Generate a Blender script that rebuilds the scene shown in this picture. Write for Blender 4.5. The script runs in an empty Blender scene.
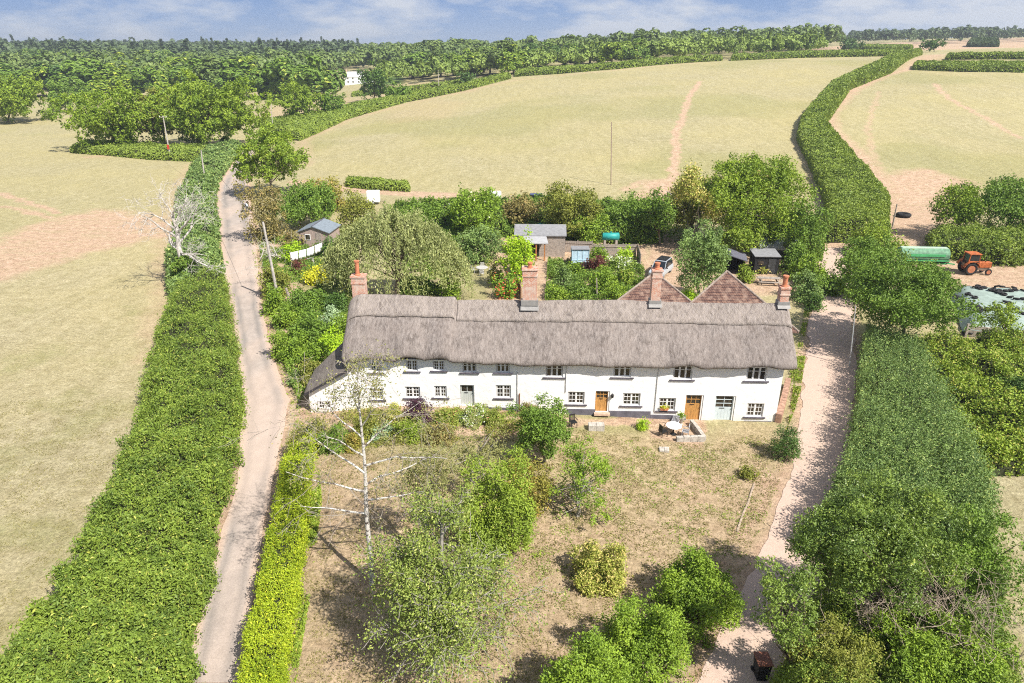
EXPOSURE = 0.68
HAZE = 0.00024
import bpy, math, random
import numpy as np
from mathutils import Vector, Matrix

SC = bpy.context.scene
COL = SC.collection
rad = math.radians
F, CX, CY = 683.0, 512.0, 341.5
PITCH = rad(23.4)
H = 26.0
cp, sp = math.cos(PITCH), math.sin(PITCH)
SUN_EL, SUN_DIR = rad(49), Vector((0.72, -0.69, 0)).normalized()   # horizontal direction towards the sun

# ------------------------------------------------------------------ value noise
def _hash(i, j, k):
    h = (i * 374761393 + j * 668265263 + k * 2147483647 + 1013904223) & 0xFFFFFFFF
    h = ((h ^ (h >> 13)) * 1274126177) & 0xFFFFFFFF
    return ((h ^ (h >> 16)) & 0xFFFF) / 65535.0
def vnoise(x, y, k=0):
    x = np.asarray(x, float); y = np.asarray(y, float)
    i = np.floor(x).astype(np.int64); j = np.floor(y).astype(np.int64)
    fx = x - i; fy = y - j
    fx = fx*fx*(3-2*fx); fy = fy*fy*(3-2*fy)
    a = _hash(i, j, k); b = _hash(i+1, j, k); c = _hash(i, j+1, k); d = _hash(i+1, j+1, k)
    return (a*(1-fx)+b*fx)*(1-fy) + (c*(1-fx)+d*fx)*fy
def fbm(x, y, k=0, o=3):
    s = 0; a = .5; t = 0
    for q in range(o):
        s = s + a*vnoise(x*2**q, y*2**q, k+q); t += a; a *= .5
    return s/t

# ------------------------------------------------------------------ terrain
_T = [-.80, -.30, -.16, .01, .20, .42, .70, 1.1]
_PROF = [
 [(100,0),(400,0),(650,3),(1000,10),(1500,17),(2500,24)],
 [(100,0),(400,0),(650,2),(1000,7),(1500,13),(2500,18)],
 [(100,0),(150,0),(275,4),(450,6),(700,7),(1000,9),(1500,13),(2500,18)],
 [(100,0),(130,0),(200,3),(350,12),(450,13),(1000,14),(1500,18),(2500,22)],
 [(100,0),(130,0),(200,5),(365,18),(500,19),(1000,20),(1500,27),(2500,31)],
 [(100,0),(125,0),(185,4.5),(340,19.4),(450,22),(1000,28),(1300,33),(2500,42)],
 [(100,0),(120,0),(185,4.5),(265,16.5),(320,22),(450,24.5),(700,27.5),(1000,35),(1300,43),(2500,54)],
 [(100,0),(120,0),(185,4.5),(265,16.5),(320,22),(450,24.5),(700,27.5),(1000,35),(1300,43),(2500,54)]]
_ty = np.linspace(-.80, 1.1, 96); _ly = np.linspace(math.log(90), math.log(2500), 220)
_tab = np.array([[np.interp(math.exp(l), [a for a, b in p], [b for a, b in p]) for l in _ly] for p in _PROF])
_tab = np.array([np.interp(_ty, _T, _tab[:, j]) for j in range(len(_ly))]).T
for _ in range(14):
    _tab[1:-1] = (_tab[:-2] + 2*_tab[1:-1] + _tab[2:])/4
for _ in range(10):
    _tab[:, 1:-1] = (_tab[:, :-2] + 2*_tab[:, 1:-1] + _tab[:, 2:])/4
def terrain(x, y):
    x = np.asarray(x, float); y = np.asarray(y, float)
    yy = np.maximum(y, 60.)
    t = np.clip(x/yy, -.8, 1.1); l = np.clip(np.log(yy), _ly[0], _ly[-1])
    ft = (t+.8)/1.9*95; fl = (l-_ly[0])/(_ly[-1]-_ly[0])*219
    i = np.clip(ft.astype(int), 0, 94); j = np.clip(fl.astype(int), 0, 218)
    a = ft-i; b = fl-j
    z = (_tab[i, j]*(1-a)+_tab[i+1, j]*a)*(1-b) + (_tab[i, j+1]*(1-a)+_tab[i+1, j+1]*a)*b
    b2 = np.interp(x, [-20, -14.5, -9, -3, 5, 13, 20], [0, .1, .8, .7, .32, 0, 0])
    z = z + b2*np.interp(y, [28, 43, 60, 80], [0, 1, 1, 0])
    return z
def tz(x, y): return float(terrain(x, y))

def ray(px, py):
    a = (px-CX)/F; b = (py-CY)/F
    return (a, cp - b*sp, -(sp + b*cp))           # direction with unit depth
def at(px, py, dz=0.0, far=3000.):
    dx, dy, dn = ray(px, py)
    ds = np.concatenate([np.arange(8, 200, .5), np.arange(200, far, 3.)])
    g = H + dn*ds - terrain(dx*ds, dy*ds) - dz
    k = np.argmax(g <= 0)
    if g[k] > 0: k = len(ds)-1
    lo, hi = ds[max(k-1, 0)], ds[k]
    for _ in range(30):
        m = (lo+hi)/2
        if H + dn*m - tz(dx*m, dy*m) - dz <= 0: hi = m
        else: lo = m
    return Vector((dx*hi, dy*hi, H + dn*hi - dz))
def proj(v):
    zc = v[1]*cp + (H-v[2])*sp; yc = (H-v[2])*cp - v[1]*sp
    return (CX + F*v[0]/zc, CY + F*yc/zc, zc)
def depth(v): return v[1]*cp + (H-v[2])*sp
def zat(py, y):                                    # height seen at image row py when it stands at distance y
    _, dy, dn = ray(0, py)
    return H + dn*y/dy
def xat(px, y, z): return (px-CX)/F*(y*cp + (H-z)*sp)

# ------------------------------------------------------------------ materials
MATS = {}
def nt(m):
    m.use_nodes = True; m.node_tree.nodes.clear(); return m.node_tree
def node(t, k, **kw):
    n = t.nodes.new(k)
    for a, b in kw.items():
        if a.startswith('i_'): n.inputs[a[2:].replace('_', ' ')].default_value = b
        else: setattr(n, a, b)
    return n
def rgba(c): return (c[0], c[1], c[2], 1)
def mixc(t, fac, a, b, blend='MIX'):
    n = t.nodes.new('ShaderNodeMix'); n.data_type = 'RGBA'; n.blend_type = blend
    for s, v in ((0, fac), (6, a), (7, b)):
        if isinstance(v, (int, float)): n.inputs[s].default_value = v
        elif isinstance(v, tuple): n.inputs[s].default_value = rgba(v)
        else: t.links.new(v, n.inputs[s])
    return n.outputs[2]
def math_(t, op, a, b=None, clamp=False):
    n = t.nodes.new('ShaderNodeMath'); n.operation = op; n.use_clamp = clamp
    for s, v in ((0, a), (1, b)):
        if v is None: continue
        if isinstance(v, (int, float)): n.inputs[s].default_value = v
        else: t.links.new(v, n.inputs[s])
    return n.outputs[0]
def noise(t, vec, scale, detail=3, rough=.6):
    n = node(t, 'ShaderNodeTexNoise'); n.inputs['Scale'].default_value = scale
    n.inputs['Detail'].default_value = detail; n.inputs['Roughness'].default_value = rough
    if vec is not None: t.links.new(vec, n.inputs['Vector'])
    return n.outputs['Fac']
def ramp(t, fac, lo, hi):
    n = node(t, 'ShaderNodeMapRange'); n.inputs['From Min'].default_value = lo; n.inputs['From Max'].default_value = hi
    t.links.new(fac, n.inputs['Value']); return n.outputs[0]
def mapping(t, scale=(1, 1, 1), kind='Object', rot=(0, 0, 0)):
    c = node(t, 'ShaderNodeTexCoord'); m = node(t, 'ShaderNodeMapping')
    m.inputs['Scale'].default_value = scale; m.inputs['Rotation'].default_value = rot
    t.links.new(c.outputs[kind], m.inputs['Vector']); return m.outputs['Vector']
def bump(t, h, strength=.3, dist=.05):
    b = node(t, 'ShaderNodeBump'); b.inputs['Strength'].default_value = strength; b.inputs['Distance'].default_value = dist
    t.links.new(h, b.inputs['Height']); return b.outputs['Normal']
def finish(t, col, rough=.8, normal=None, metal=0, spec=.3):
    p = node(t, 'ShaderNodeBsdfPrincipled'); o = node(t, 'ShaderNodeOutputMaterial')
    if isinstance(col, tuple): p.inputs['Base Color'].default_value = rgba(col)
    else: t.links.new(col, p.inputs['Base Color'])
    p.inputs['Roughness'].default_value = rough; p.inputs['Metallic'].default_value = metal
    p.inputs['Specular IOR Level'].default_value = spec
    if normal is not None: t.links.new(normal, p.inputs['Normal'])
    t.links.new(p.outputs[0], o.inputs['Surface']); return p
def mat(name, col, rough=.75, var=.18, scale=3.0, bmp=0.0, bscale=20., metal=0, spec=.3, stretch=(1, 1, 1)):
    if name in MATS: return MATS[name]
    m = bpy.data.materials.new(name); t = nt(m)
    v = mapping(t, stretch)
    n = noise(t, v, scale, 4)
    dark = tuple(c*(1-var*1.6) for c in col); lite = tuple(min(1, c*(1+var)) for c in col)
    c = mixc(t, ramp(t, n, .3, .7), dark, lite)
    nn = bump(t, noise(t, v, bscale, 3), bmp, .03) if bmp else None
    finish(t, c, rough, nn, metal, spec); MATS[name] = m; return m
def leafmat(name, a, b, c=None, cfrac=.0, trans=.19, rough=.55, clump=.6):
    """two leaf colours picked per leaf and drifting in soft clumps, optional third colour (flowers, browned tips)"""
    if name in MATS: return MATS[name]
    bo = lambda q: tuple(min(.85, v_*k_) for v_, k_ in zip(q, (1.72, 1.64, 1.12)))
    a = bo(a); b = bo(b); c = c and bo(c)
    m = bpy.data.materials.new(name); t = nt(m)
    at_ = node(t, 'ShaderNodeAttribute', attribute_name='tint')
    tc = node(t, 'ShaderNodeTexCoord')
    cl = ramp(t, noise(t, tc.outputs['Object'], clump, 2), .35, .65)
    f = math_(t, 'ADD', math_(t, 'MULTIPLY', at_.outputs['Fac'], .5), math_(t, 'MULTIPLY', cl, .5))
    col = mixc(t, f, a, b)
    if c is not None:
        k = math_(t, 'GREATER_THAN', at_.outputs['Fac'], 1-cfrac)
        col = mixc(t, math_(t, 'MULTIPLY', k, .8), col, c)
    p = node(t, 'ShaderNodeBsdfPrincipled'); p.inputs['Roughness'].default_value = rough
    p.inputs['Specular IOR Level'].default_value = .35
    tr = node(t, 'ShaderNodeBsdfTranslucent'); mx = node(t, 'ShaderNodeMixShader'); mx.inputs[0].default_value = trans
    t.links.new(col, p.inputs['Base Color'])
    tcol = mixc(t, 1.0, col, (1.0, 1.0, .45), 'MULTIPLY'); t.links.new(tcol, tr.inputs['Color'])
    t.links.new(p.outputs[0], mx.inputs[1]); t.links.new(tr.outputs[0], mx.inputs[2])
    o = node(t, 'ShaderNodeOutputMaterial'); t.links.new(mx.outputs[0], o.inputs['Surface'])
    MATS[name] = m; return m

# ------------------------------------------------------------------ objects
def tag(o, label=None, cat=None, group=None, kind=None):
    if label: o['label'] = label
    if cat: o['category'] = cat
    if group: o['group'] = group
    if kind: o['kind'] = kind
    return o
def thing(name, label, cat, loc=(0, 0, 0), rz=0, group=None):
    o = bpy.data.objects.new(name, None); COL.objects.link(o); o.location = loc; o.rotation_euler = (0, 0, rz)
    return tag(o, label, cat, group)
def link(name, me, parent=None, mats=()):
    for m in mats: me.materials.append(m)
    o = bpy.data.objects.new(name, me); COL.objects.link(o)
    if parent is not None: o.parent = parent
    return o
def npmesh(name, V, faces_n, idx, mi=None, tint=None, smooth=False):
    """V (n,3); faces_n loop counts per face (int or array); idx flat loop vertex indices"""
    me = bpy.data.meshes.new(name); V = np.ascontiguousarray(V, np.float32)
    nf = len(idx)//faces_n if isinstance(faces_n, int) else len(faces_n)
    lt = np.full(nf, faces_n, np.int32) if isinstance(faces_n, int) else np.asarray(faces_n, np.int32)
    ls = np.concatenate([[0], np.cumsum(lt)[:-1]]).astype(np.int32)
    me.vertices.add(len(V)); me.vertices.foreach_set('co', V.ravel())
    me.loops.add(len(idx)); me.loops.foreach_set('vertex_index', np.asarray(idx, np.int32))
    me.polygons.add(nf); me.polygons.foreach_set('loop_start', ls); me.polygons.foreach_set('loop_total', lt)
    if mi is not None: me.polygons.foreach_set('material_index', np.asarray(mi, np.int32))
    me.polygons.foreach_set('use_smooth', np.full(nf, smooth))
    me.update(calc_edges=True)
    if tint is not None:
        a = me.attributes.new('tint', 'FLOAT', 'FACE'); a.data.foreach_set('value', np.asarray(tint, np.float32))
    return me
def copy_tree(o, parent=None):
    c = o.copy(); COL.objects.link(c); c.parent = parent
    for ch in o.children: copy_tree(ch, c)
    return c

class MB:
    def __init__(s): s.v = []; s.f = []; s.m = []
    def add(s, vs, fs, m=0):
        b = len(s.v); s.v += [tuple(p) for p in vs]; s.f += [tuple(b+i for i in f) for f in fs]; s.m += [m]*len(fs); return s
    def box(s, x0, x1, y0, y1, z0, z1, m=0):
        vs = [(x, y, z) for z in (z0, z1) for y in (y0, y1) for x in (x0, x1)]
        return s.add(vs, [(0, 2, 3, 1), (4, 5, 7, 6), (0, 1, 5, 4), (2, 6, 7, 3), (0, 4, 6, 2), (1, 3, 7, 5)], m)
    def obox(s, c, size, rz=0, tilt=0, m=0):
        R = Matrix.Rotation(rz, 3, 'Z') @ Matrix.Rotation(tilt, 3, 'X'); a = [k/2 for k in size]
        vs = [Vector(c) + R @ Vector((x*a[0], y*a[1], z*a[2])) for z in (-1, 1) for y in (-1, 1) for x in (-1, 1)]
        return s.add(vs, [(0, 2, 3, 1), (4, 5, 7, 6), (0, 1, 5, 4), (2, 6, 7, 3), (0, 4, 6, 2), (1, 3, 7, 5)], m)
    def bar(s, a, b, w, h=None, m=0):
        a = Vector(a); b = Vector(b); d = (b-a); L = d.length; h = h or w
        q = d.to_track_quat('Z', 'Y').to_matrix()
        vs = [a + q @ Vector((x*w/2, y*h/2, z*L)) for z in (0, 1) for y in (-1, 1) for x in (-1, 1)]
        return s.add(vs, [(0, 2, 3, 1), (4, 5, 7, 6), (0, 1, 5, 4), (2, 6, 7, 3), (0, 4, 6, 2), (1, 3, 7, 5)], m)
    def tube(s, pts, rs, n=7, m=0, cap=True):
        pts = [Vector(p) for p in pts]
        if not hasattr(rs, '__len__'): rs = [rs]*len(pts)
        vs = []; fs = []
        for i, p in enumerate(pts):
            d = (pts[min(i+1, len(pts)-1)] - pts[max(i-1, 0)]).normalized()
            u = d.cross(Vector((.31, .9, .17))).normalized(); w = d.cross(u)
            for k in range(n):
                a = 2*math.pi*k/n; vs.append(p + (u*math.cos(a) + w*math.sin(a))*rs[i])
        for i in range(len(pts)-1):
            for k in range(n):
                fs.append((i*n+k, i*n+(k+1) % n, (i+1)*n+(k+1) % n, (i+1)*n+k))
        if cap: fs.append(tuple(range(n))[::-1]); fs.append(tuple((len(pts)-1)*n+k for k in range(n)))
        return s.add(vs, fs, m)
    def lathe(s, c, prof, n=16, m=0):
        vs = []; fs = []
        for r, z in prof:
            for k in range(n):
                a = 2*math.pi*k/n; vs.append((c[0]+r*math.cos(a), c[1]+r*math.sin(a), c[2]+z))
        for i in range(len(prof)-1):
            for k in range(n): fs.append((i*n+k, i*n+(k+1) % n, (i+1)*n+(k+1) % n, (i+1)*n+k))
        fs.append(tuple(range(n))[::-1]); fs.append(tuple((len(prof)-1)*n+k for k in range(n)))
        return s.add(vs, fs, m)
    def ring(s, c, R, r, axis='Z', n=18, k=8, m=0):
        vs = []; fs = []
        for i in range(n):
            a = 2*math.pi*i/n
            for j in range(k):
                b = 2*math.pi*j/k; q = R + r*math.cos(b); p = (q*math.cos(a), q*math.sin(a), r*math.sin(b))
                if axis == 'Y': p = (p[0], p[2], p[1])
                if axis == 'X': p = (p[2], p[0], p[1])
                vs.append((c[0]+p[0], c[1]+p[1], c[2]+p[2]))
        for i in range(n):
            for j in range(k): fs.append((i*k+j, ((i+1) % n)*k+j, ((i+1) % n)*k+(j+1) % k, i*k+(j+1) % k))
        return s.add(vs, fs, m)
    def build(s, name, mats, parent=None, bevel=0, smooth=False, loc=None):
        me = bpy.data.meshes.new(name); me.from_pydata(s.v, [], s.f)
        if not isinstance(mats, (list, tuple)): mats = [mats]
        for mm in mats: me.materials.append(mm)
        me.polygons.foreach_set('material_index', s.m)
        if smooth: me.polygons.foreach_set('use_smooth', [True]*len(s.f))
        me.update()
        o = bpy.data.objects.new(name, me); COL.objects.link(o)
        if parent is not None: o.parent = parent
        if loc is not None: o.location = loc
        if bevel:
            b = o.modifiers.new('bevel', 'BEVEL'); b.width = bevel; b.segments = 2; b.limit_method = 'ANGLE'
        return o

# ------------------------------------------------------------------ foliage
def nrm(a): return a/np.maximum(np.linalg.norm(a, axis=1, keepdims=True), 1e-9)
def leaf_arrays(P, N, S, rng, asp=.55, up=None):
    n = len(P); N = nrm(N)
    t = rng.normal(size=(n, 3)) if up is None else up + .35*rng.normal(size=(n, 3))
    T = nrm(t - N*np.sum(t*N, 1, keepdims=True)); B = np.cross(N, T)
    S = np.broadcast_to(np.asarray(S, float), (n,))[:, None]
    L = S*.62; W = S*.62*asp
    bend = N*S*.10
    V = np.stack([P-T*L-bend, P+B*W+bend, P+T*L-bend, P-B*W+bend], 1)
    return V.reshape(-1, 3)
def sprigs(P, N, s, rng, k=9, tint=None, reach=2.6, spread=.8):
    """gather leaves into short outward sprigs so that gaps open between them"""
    n = len(P); m = max(4, n//k); a = rng.integers(0, n, m); j = rng.integers(0, m, n)
    s = np.broadcast_to(np.asarray(s, float), (n,)); d = nrm(N[a]+.35*rng.normal(size=(m, 3))+np.array([0, 0, .15]))
    L = s[a]*reach*(.5+rng.random(m)); f = rng.random(n)
    Q = P[a][j] + d[j]*(L[j]*(f*1.4-.7))[:, None] + rng.normal(size=(n, 3))*(s[j]*spread)[:, None]
    M = nrm(d[j]*.6+rng.normal(size=(n, 3))*.75+np.array([0, 0, .25]))
    tt = np.clip(.45*rng.random(m)[j]+.30*f+.30*rng.random(n)-.02, 0, 1)
    return Q, M, tt
def leafmesh(name, P, N, S, rng, asp=.55, up=None, tint=None):
    V = leaf_arrays(P, N, S, rng, asp, up)
    ti = rng.random(len(P)) if tint is None else tint
    return npmesh(name, V, 4, np.arange(len(V)), tint=ti)
def crown_pts(rng, n, R, nb, br, zmin=-1., flat=1.0, inner=.5, blobs=None, nr=.6):
    R = np.array(R, float)
    if blobs is None:
        d = nrm(rng.normal(size=(nb*3, 3))); d = d[d[:, 2] > zmin][:nb]
        ph = rng.random(6)*6.28; az = np.arctan2(d[:, 1], d[:, 0])
        lob = 1 + .09*np.sin(2*az+ph[0]) + .11*np.sin(3*az+ph[1]+2*d[:, 2]) + .10*np.sin(5*az+ph[2]+3*d[:, 2]) + .10*np.sin(4*d[:, 2]+ph[3])
        c = d*R*(inner + (.93-inner)*rng.random((len(d), 1)))*lob[:, None]; c[::6] *= .45
    else: c = blobs
    rr = br*R.mean()*(.6+.75*rng.random(len(c)))
    w = rr**2; w = w/w.sum()
    k = rng.choice(len(c), n, p=w)
    out = nrm(c/R)
    d = nrm(rng.normal(size=(n, 3)) + .75*out[k] + np.array([0, 0, .35]))
    r = rr[k]*(.55+.5*rng.random(n)**.5)
    P = c[k] + d*r[:, None]*np.array([1, 1, flat])
    N = nrm(d + nr*rng.normal(size=(n, 3)) + np.array([0, 0, .25]))
    return P, N, c, rr
def limbs(mb, base, top, ends, r0, rng, nmax=14, m=0):
    base = Vector(base); top = Vector(top)
    trunk = [base + (top-base)*t + Vector((rng.normal()*.04, rng.normal()*.04, 0))*(top-base).length*min(t, 1-t)*2 for t in np.linspace(0, 1, 6)]
    mb.tube(trunk, [r0*(1.35 if i == 0 else 1.0)*(1-.12*i) for i in range(6)], 9, m)
    for e in ends[:nmax]:
        e = Vector(e); s = trunk[int(rng.integers(2, 6))]
        mid = (s+e)/2 + Vector((rng.normal(), rng.normal(), rng.normal()*.5))*.10*(e-s).length + Vector((0, 0, .06*(e-s).length))
        q1 = s.lerp(mid, .5); q2 = mid.lerp(e, .5)
        mb.tube([s, q1, mid, q2, e], [r0*.42, r0*.34, r0*.24, r0*.15, r0*.06], 5, m)

BARK = mat('bark_grey_brown', (.17, .135, .10), .9, .3, 4, .5, 12)
BARKP = mat('bark_pale', (.36, .33, .29), .9, .3, 6, .4, 14)

def px2m(d): return d/F
def lsize(d, base=.10): return max(base, 1.95*d/F)

def bush(name, label, cat, box, m, seed=0, group=None, dens=1.0, nb=None, br=.34, S=None, asp=.55, dzr=1.0, hmin=.3, stems=True, back=.75, dr=1.0, flatten=1.0, layers=2.0):
    """shrub that reaches the ground; box = its outline in the photograph, turned into a place, a radius and a height"""
    rng = np.random.default_rng(seed*7+13)
    x0, y0, x1, y1 = box
    f = at((x0+x1)/2, y1); d = depth(f); r = (x1-x0)/2*d/F*1.03
    yc = f.y + back*r*dr
    xc = ((x0+x1)/2-CX)/F*depth(Vector((0, yc, f.z+.5)))
    zb = tz(xc, yc)
    h = max(hmin, zat(y0, yc+.25*r*dr) - zb)
    d = depth(Vector((xc, yc, zb+h/2)))
    s = S or lsize(d)
    R = (r*.90, r*.90*dr, h*.80)
    area = 4*math.pi*((R[0]*R[1])**.5*(R[0]*R[2])**.5)
    n = int(np.clip(area*layers*2.6/s**2*dens*.55, 120, 90000))
    nb = nb or int(np.clip(26+r*14, 24, 90))
    P, N, c, rr = crown_pts(rng, int(n*1.25), R, int(nb*1.5), br*.8, -.45)
    P[:, 2] = (P[:, 2]*flatten + h*.16); c = c + np.array([0, 0, h*.16]); c[:, 2] = np.maximum(c[:, 2], .1)
    k = P[:, 2] > .03; P = P[k]; N = N[k]
    root = thing(name, label, cat, (xc, yc, zb), 0, group)
    P, N, tt = sprigs(P, N, s, rng)
    link('foliage', leafmesh('foliage', P, N, s*(.75+.5*rng.random(len(P))), rng, asp, None, tt), root, [m])
    mb = MB()
    for i in range(7):
        e = c[int(rng.integers(len(c)))]
        mb.tube([(rng.normal()*.06*r, rng.normal()*.06*r, 0), (e[0]*.4, e[1]*.4, e[2]*.5), tuple(e)], [.035*h**.5, .03*h**.5, .01], 5)
    mb.build('stem', BARK, root)
    return root

def tree(name, label, cat, base, box, m, seed=0, group=None, dens=1.0, nb=60, br=.30, S=None, asp=.55, bark=BARK, tr=None, dr=1.0, inner=.45, zmin=-.95, layers=1.6, flat=.85, low=True):
    """base = pixel of the trunk foot; box = crown outline in the photograph"""
    rng = np.random.default_rng(seed*11+5)
    b = at(*base); x0, y0, x1, y1 = box
    zt = zat(y0, b.y); 
    r_ = (x1-x0)/2*depth(b)/F
    zl = max(b.z+.15, zat(y1, b.y-.75*r_*dr)) if low else max(b.z+.3, zat(y1, b.y))
    zm = (zt+zl)/2; d = depth(Vector((b.x, b.y, zm)))
    r = (x1-x0)/2*d/F
    cx = ((x0+x1)/2-CX)/F*d - b.x
    # the crown's near rim hangs lower in the picture: lift its centre by what the rim takes
    zm = zl+(zt-zl)*(.44 if low else .5)
    R = np.array([r, r*dr, max((zt-zl)*(.56 if low else .5), r*.35)])*.95
    c0 = np.array([cx, 0, zm-b.z])
    s = S or lsize(d)
    area = 4*math.pi*R[0]*(R[1]*R[2])**.5
    n = int(np.clip(area*layers*2.6/s**2*dens*.6, 200, 110000))
    P, N, c, rr = crown_pts(rng, n, R, int(nb*1.6), br*.8, zmin, flat, inner)
    P = P + c0; c = c + c0
    k = P[:, 2] > .25; P = P[k]; N = N[k]
    root = thing(name, label, cat, tuple(b), 0, group)
    P, N, tt = sprigs(P, N, s, rng, 9, None, 2.6 if d < 110 else 1.2, .8 if d < 110 else .5)
    link('crown', leafmesh('crown', P, N, s*(.7+.6*rng.random(len(P))), rng, asp, None, tt), root, [m])
    tr = tr or max(.09, (zt-b.z)*.022)
    mb = MB(); limbs(mb, (0, 0, -.1), tuple(c0*np.array([.8, 1, .9])), [tuple(v) for v in c[rng.permutation(len(c))]], tr, rng, 22)
    mb.build('trunk', bark, root)
    return root

def resample(pts, n):
    pts = np.array(pts, float); seg = np.linalg.norm(np.diff(pts, axis=0), axis=1); s = np.concatenate([[0], np.cumsum(seg)])
    u = np.linspace(0, s[-1], n); return np.stack([np.interp(u, s, pts[:, k]) for k in range(pts.shape[1])], 1), s[-1]
CORE = None
def hedge(name, label, L, R, h, m, seed=0, group=None, S=None, dens=1.0, box_=.6, bumpy=.25, asp=.5, shoots=0, shoot_len=.7, cat='hedge', rough=.22, core=(.035, .04, .015), bs=1.4, up=None, sprig=True):
    """L, R: ground lines of the two sides (world xy, left to right); h height"""
    rng = np.random.default_rng(seed*3+1)
    n = 160
    L_, ln = resample([p[:2] for p in L], n); R_, _ = resample([p[:2] for p in R], n)
    W = np.linalg.norm(L_-R_, axis=1); wm = W.mean()
    dmean = np.mean([depth(Vector((a[0], a[1], h))) for a in (L_+R_)/2][::8])
    hh = h if np.ndim(h) == 0 else None
    H_ = np.full(n, h) if hh else np.interp(np.linspace(0, 1, n), np.linspace(0, 1, len(h)), h)
    vv = np.linspace(0, np.pi, 800); ca_ = -np.cos(vv); px_ = np.sign(ca_)*np.abs(ca_)**box_*wm/2; pz_ = np.sin(vv)**box_*np.mean(H_)
    arc = np.concatenate([[0], np.cumsum(np.hypot(np.diff(px_), np.diff(pz_)))]); arc /= arc[-1]
    def surf(u, v, inset=0.):
        """u along 0..1, v across 0..1 (0 left foot, 1 right foot)"""
        fu = u*(n-1); i = np.clip(fu.astype(int), 0, n-2); f = (fu-i)[:, None]
        l = L_[i]*(1-f)+L_[i+1]*f; r = R_[i]*(1-f)+R_[i+1]*f; hz = H_[i]*(1-f[:, 0])+H_[i+1]*f[:, 0]
        cx = np.interp(v, arc, px_/(wm/2)); sz = np.interp(v, arc, pz_/np.mean(H_))
        mid = (l+r)/2; half = (r-l)/2; hw = np.linalg.norm(half, axis=1)
        q = 1-inset/np.maximum(hw, .3)
        xy = mid + half*(cx*np.maximum(q, .2))[:, None]
        bb = (fbm(xy[:, 0]/bs, xy[:, 1]/bs, seed, 3)-.5)*2
        endr = np.minimum(1, np.minimum(u, 1-u)*ln/(h if hh else 2.)/.7); endr = np.sqrt(np.clip(1-(1-endr)**2, 0.02, 1))
        z = hz*(1+bumpy*bb)*endr*sz - inset*.8
        nn = np.stack([half[:, 0]/np.maximum(hw, 1e-3)*cx, half[:, 1]/np.maximum(hw, 1e-3)*cx, sz*1.1], 1)
        side = (1-sz)[:, None]*0+1
        xy = xy + (half/np.maximum(hw, .01)[:, None])*(cx*bb*bumpy*.8*np.minimum(hw, 1.5))[:, None]
        return np.column_stack([xy, terrain(xy[:, 0], xy[:, 1]) + np.maximum(z, 0.02)]), nrm(nn)
    # area-weighted sampling, finer leaves where it is nearer
    N0 = 150000; u = rng.random(N0); v = rng.random(N0)
    e = 1e-3
    P, Nn = surf(u, v); Pu, _ = surf(np.clip(u+e, 0, 1-1e-6), v); Pv, _ = surf(u, np.clip(v+e, 0, 1))
    dA = np.linalg.norm(np.cross(np.nan_to_num(Pu-P), np.nan_to_num(Pv-P)), axis=1)/e/e; dA = np.clip(dA, 0, np.percentile(dA, 98))
    dep = P[:, 1]*cp + (H-P[:, 2])*sp
    s0 = np.maximum(S or .088, 1.9*dep/F)
    w = dA*4.2*dens/s0**2; tot = int(min(w.mean(), 420000))
    k = rng.choice(N0, tot, p=w/w.sum())
    u = np.clip(u[k]+rng.normal(size=tot)*.004*20/ln, 0, 1); v = np.clip(v[k]+rng.normal(size=tot)*.006, 0, 1); s = s0[k]
    P, Nn = surf(u, v)
    tint = rng.random(tot); patch = (fbm(P[:, 0]/2.6, P[:, 1]/2.6, seed+40, 3)-.5)*1.5
    if shoots:
        # leaves gathered along short upright shoots
        ns = max(10, tot//14); q = rng.integers(0, tot, ns); lean = rng.normal(size=(ns, 3))*.16 + np.array([0, 0, 1.]) + Nn[q]*.25
        lean = nrm(lean); j = rng.integers(0, ns, tot); tpos = rng.random(tot)
        sl = shoot_len*(.5+.8*rng.random(ns))
        use = rng.random(tot) < shoots
        P2 = P[q][j] + lean[j]*(tpos*sl[j]*1.0-.25)[:, None] + rng.normal(size=(tot, 3))*s[:, None]*.35
        P = np.where(use[:, None], P2, P)
        N3 = nrm(rng.normal(size=(tot, 3))*.9 + np.array([0, 0, .5])); Nn = np.where(use[:, None], N3, Nn)
        tint = np.where(use, np.clip(.25+.6*tpos+.15*rng.normal(size=tot), 0, 1), tint*.6)
    cn = (vnoise(P[:, 0]/.42, P[:, 1]/.42 + P[:, 2]/.5, seed+7)-.5); P = P + Nn*(cn*bumpy*1.1)[:, None]; tint = np.clip(tint*.75+.12+cn*.5, 0, 1)
    P = P + Nn*(rng.normal(size=(tot, 1))*rough*np.minimum(1, .5+s[:, None]))*.8
    if sprig and dmean < 95: Q, M, tt = sprigs(P, Nn, s, rng, 9, None, 3.0); P, Nn, tint = Q, M, np.clip(tt*.75+(tint.mean()-.45)*.3+cn*.35+.08, 0, 1)
    else: Nn = nrm(Nn + .75*rng.normal(size=(tot, 3)))
    tint = np.where(tint > .93, tint, np.clip(tint+patch, 0, .93)); P[:, 2] = np.maximum(P[:, 2], terrain(P[:, 0], P[:, 1])+.02)
    o0 = np.array([*(L_[n//2]+R_[n//2])/2, 0]); o0[2] = tz(o0[0], o0[1])
    root = thing(name, label, cat, tuple(o0), 0, group)
    link('foliage', leafmesh('foliage', P-o0, Nn, s*(.75+.5*rng.random(tot)), rng, asp, up), root, [m])
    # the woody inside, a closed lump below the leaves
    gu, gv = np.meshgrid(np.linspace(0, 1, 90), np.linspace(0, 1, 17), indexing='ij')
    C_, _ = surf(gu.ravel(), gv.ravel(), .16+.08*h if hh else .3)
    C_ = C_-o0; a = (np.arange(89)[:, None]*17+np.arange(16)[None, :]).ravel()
    idx = np.stack([a, a+17, a+18, a+1], 1).ravel()
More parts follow.
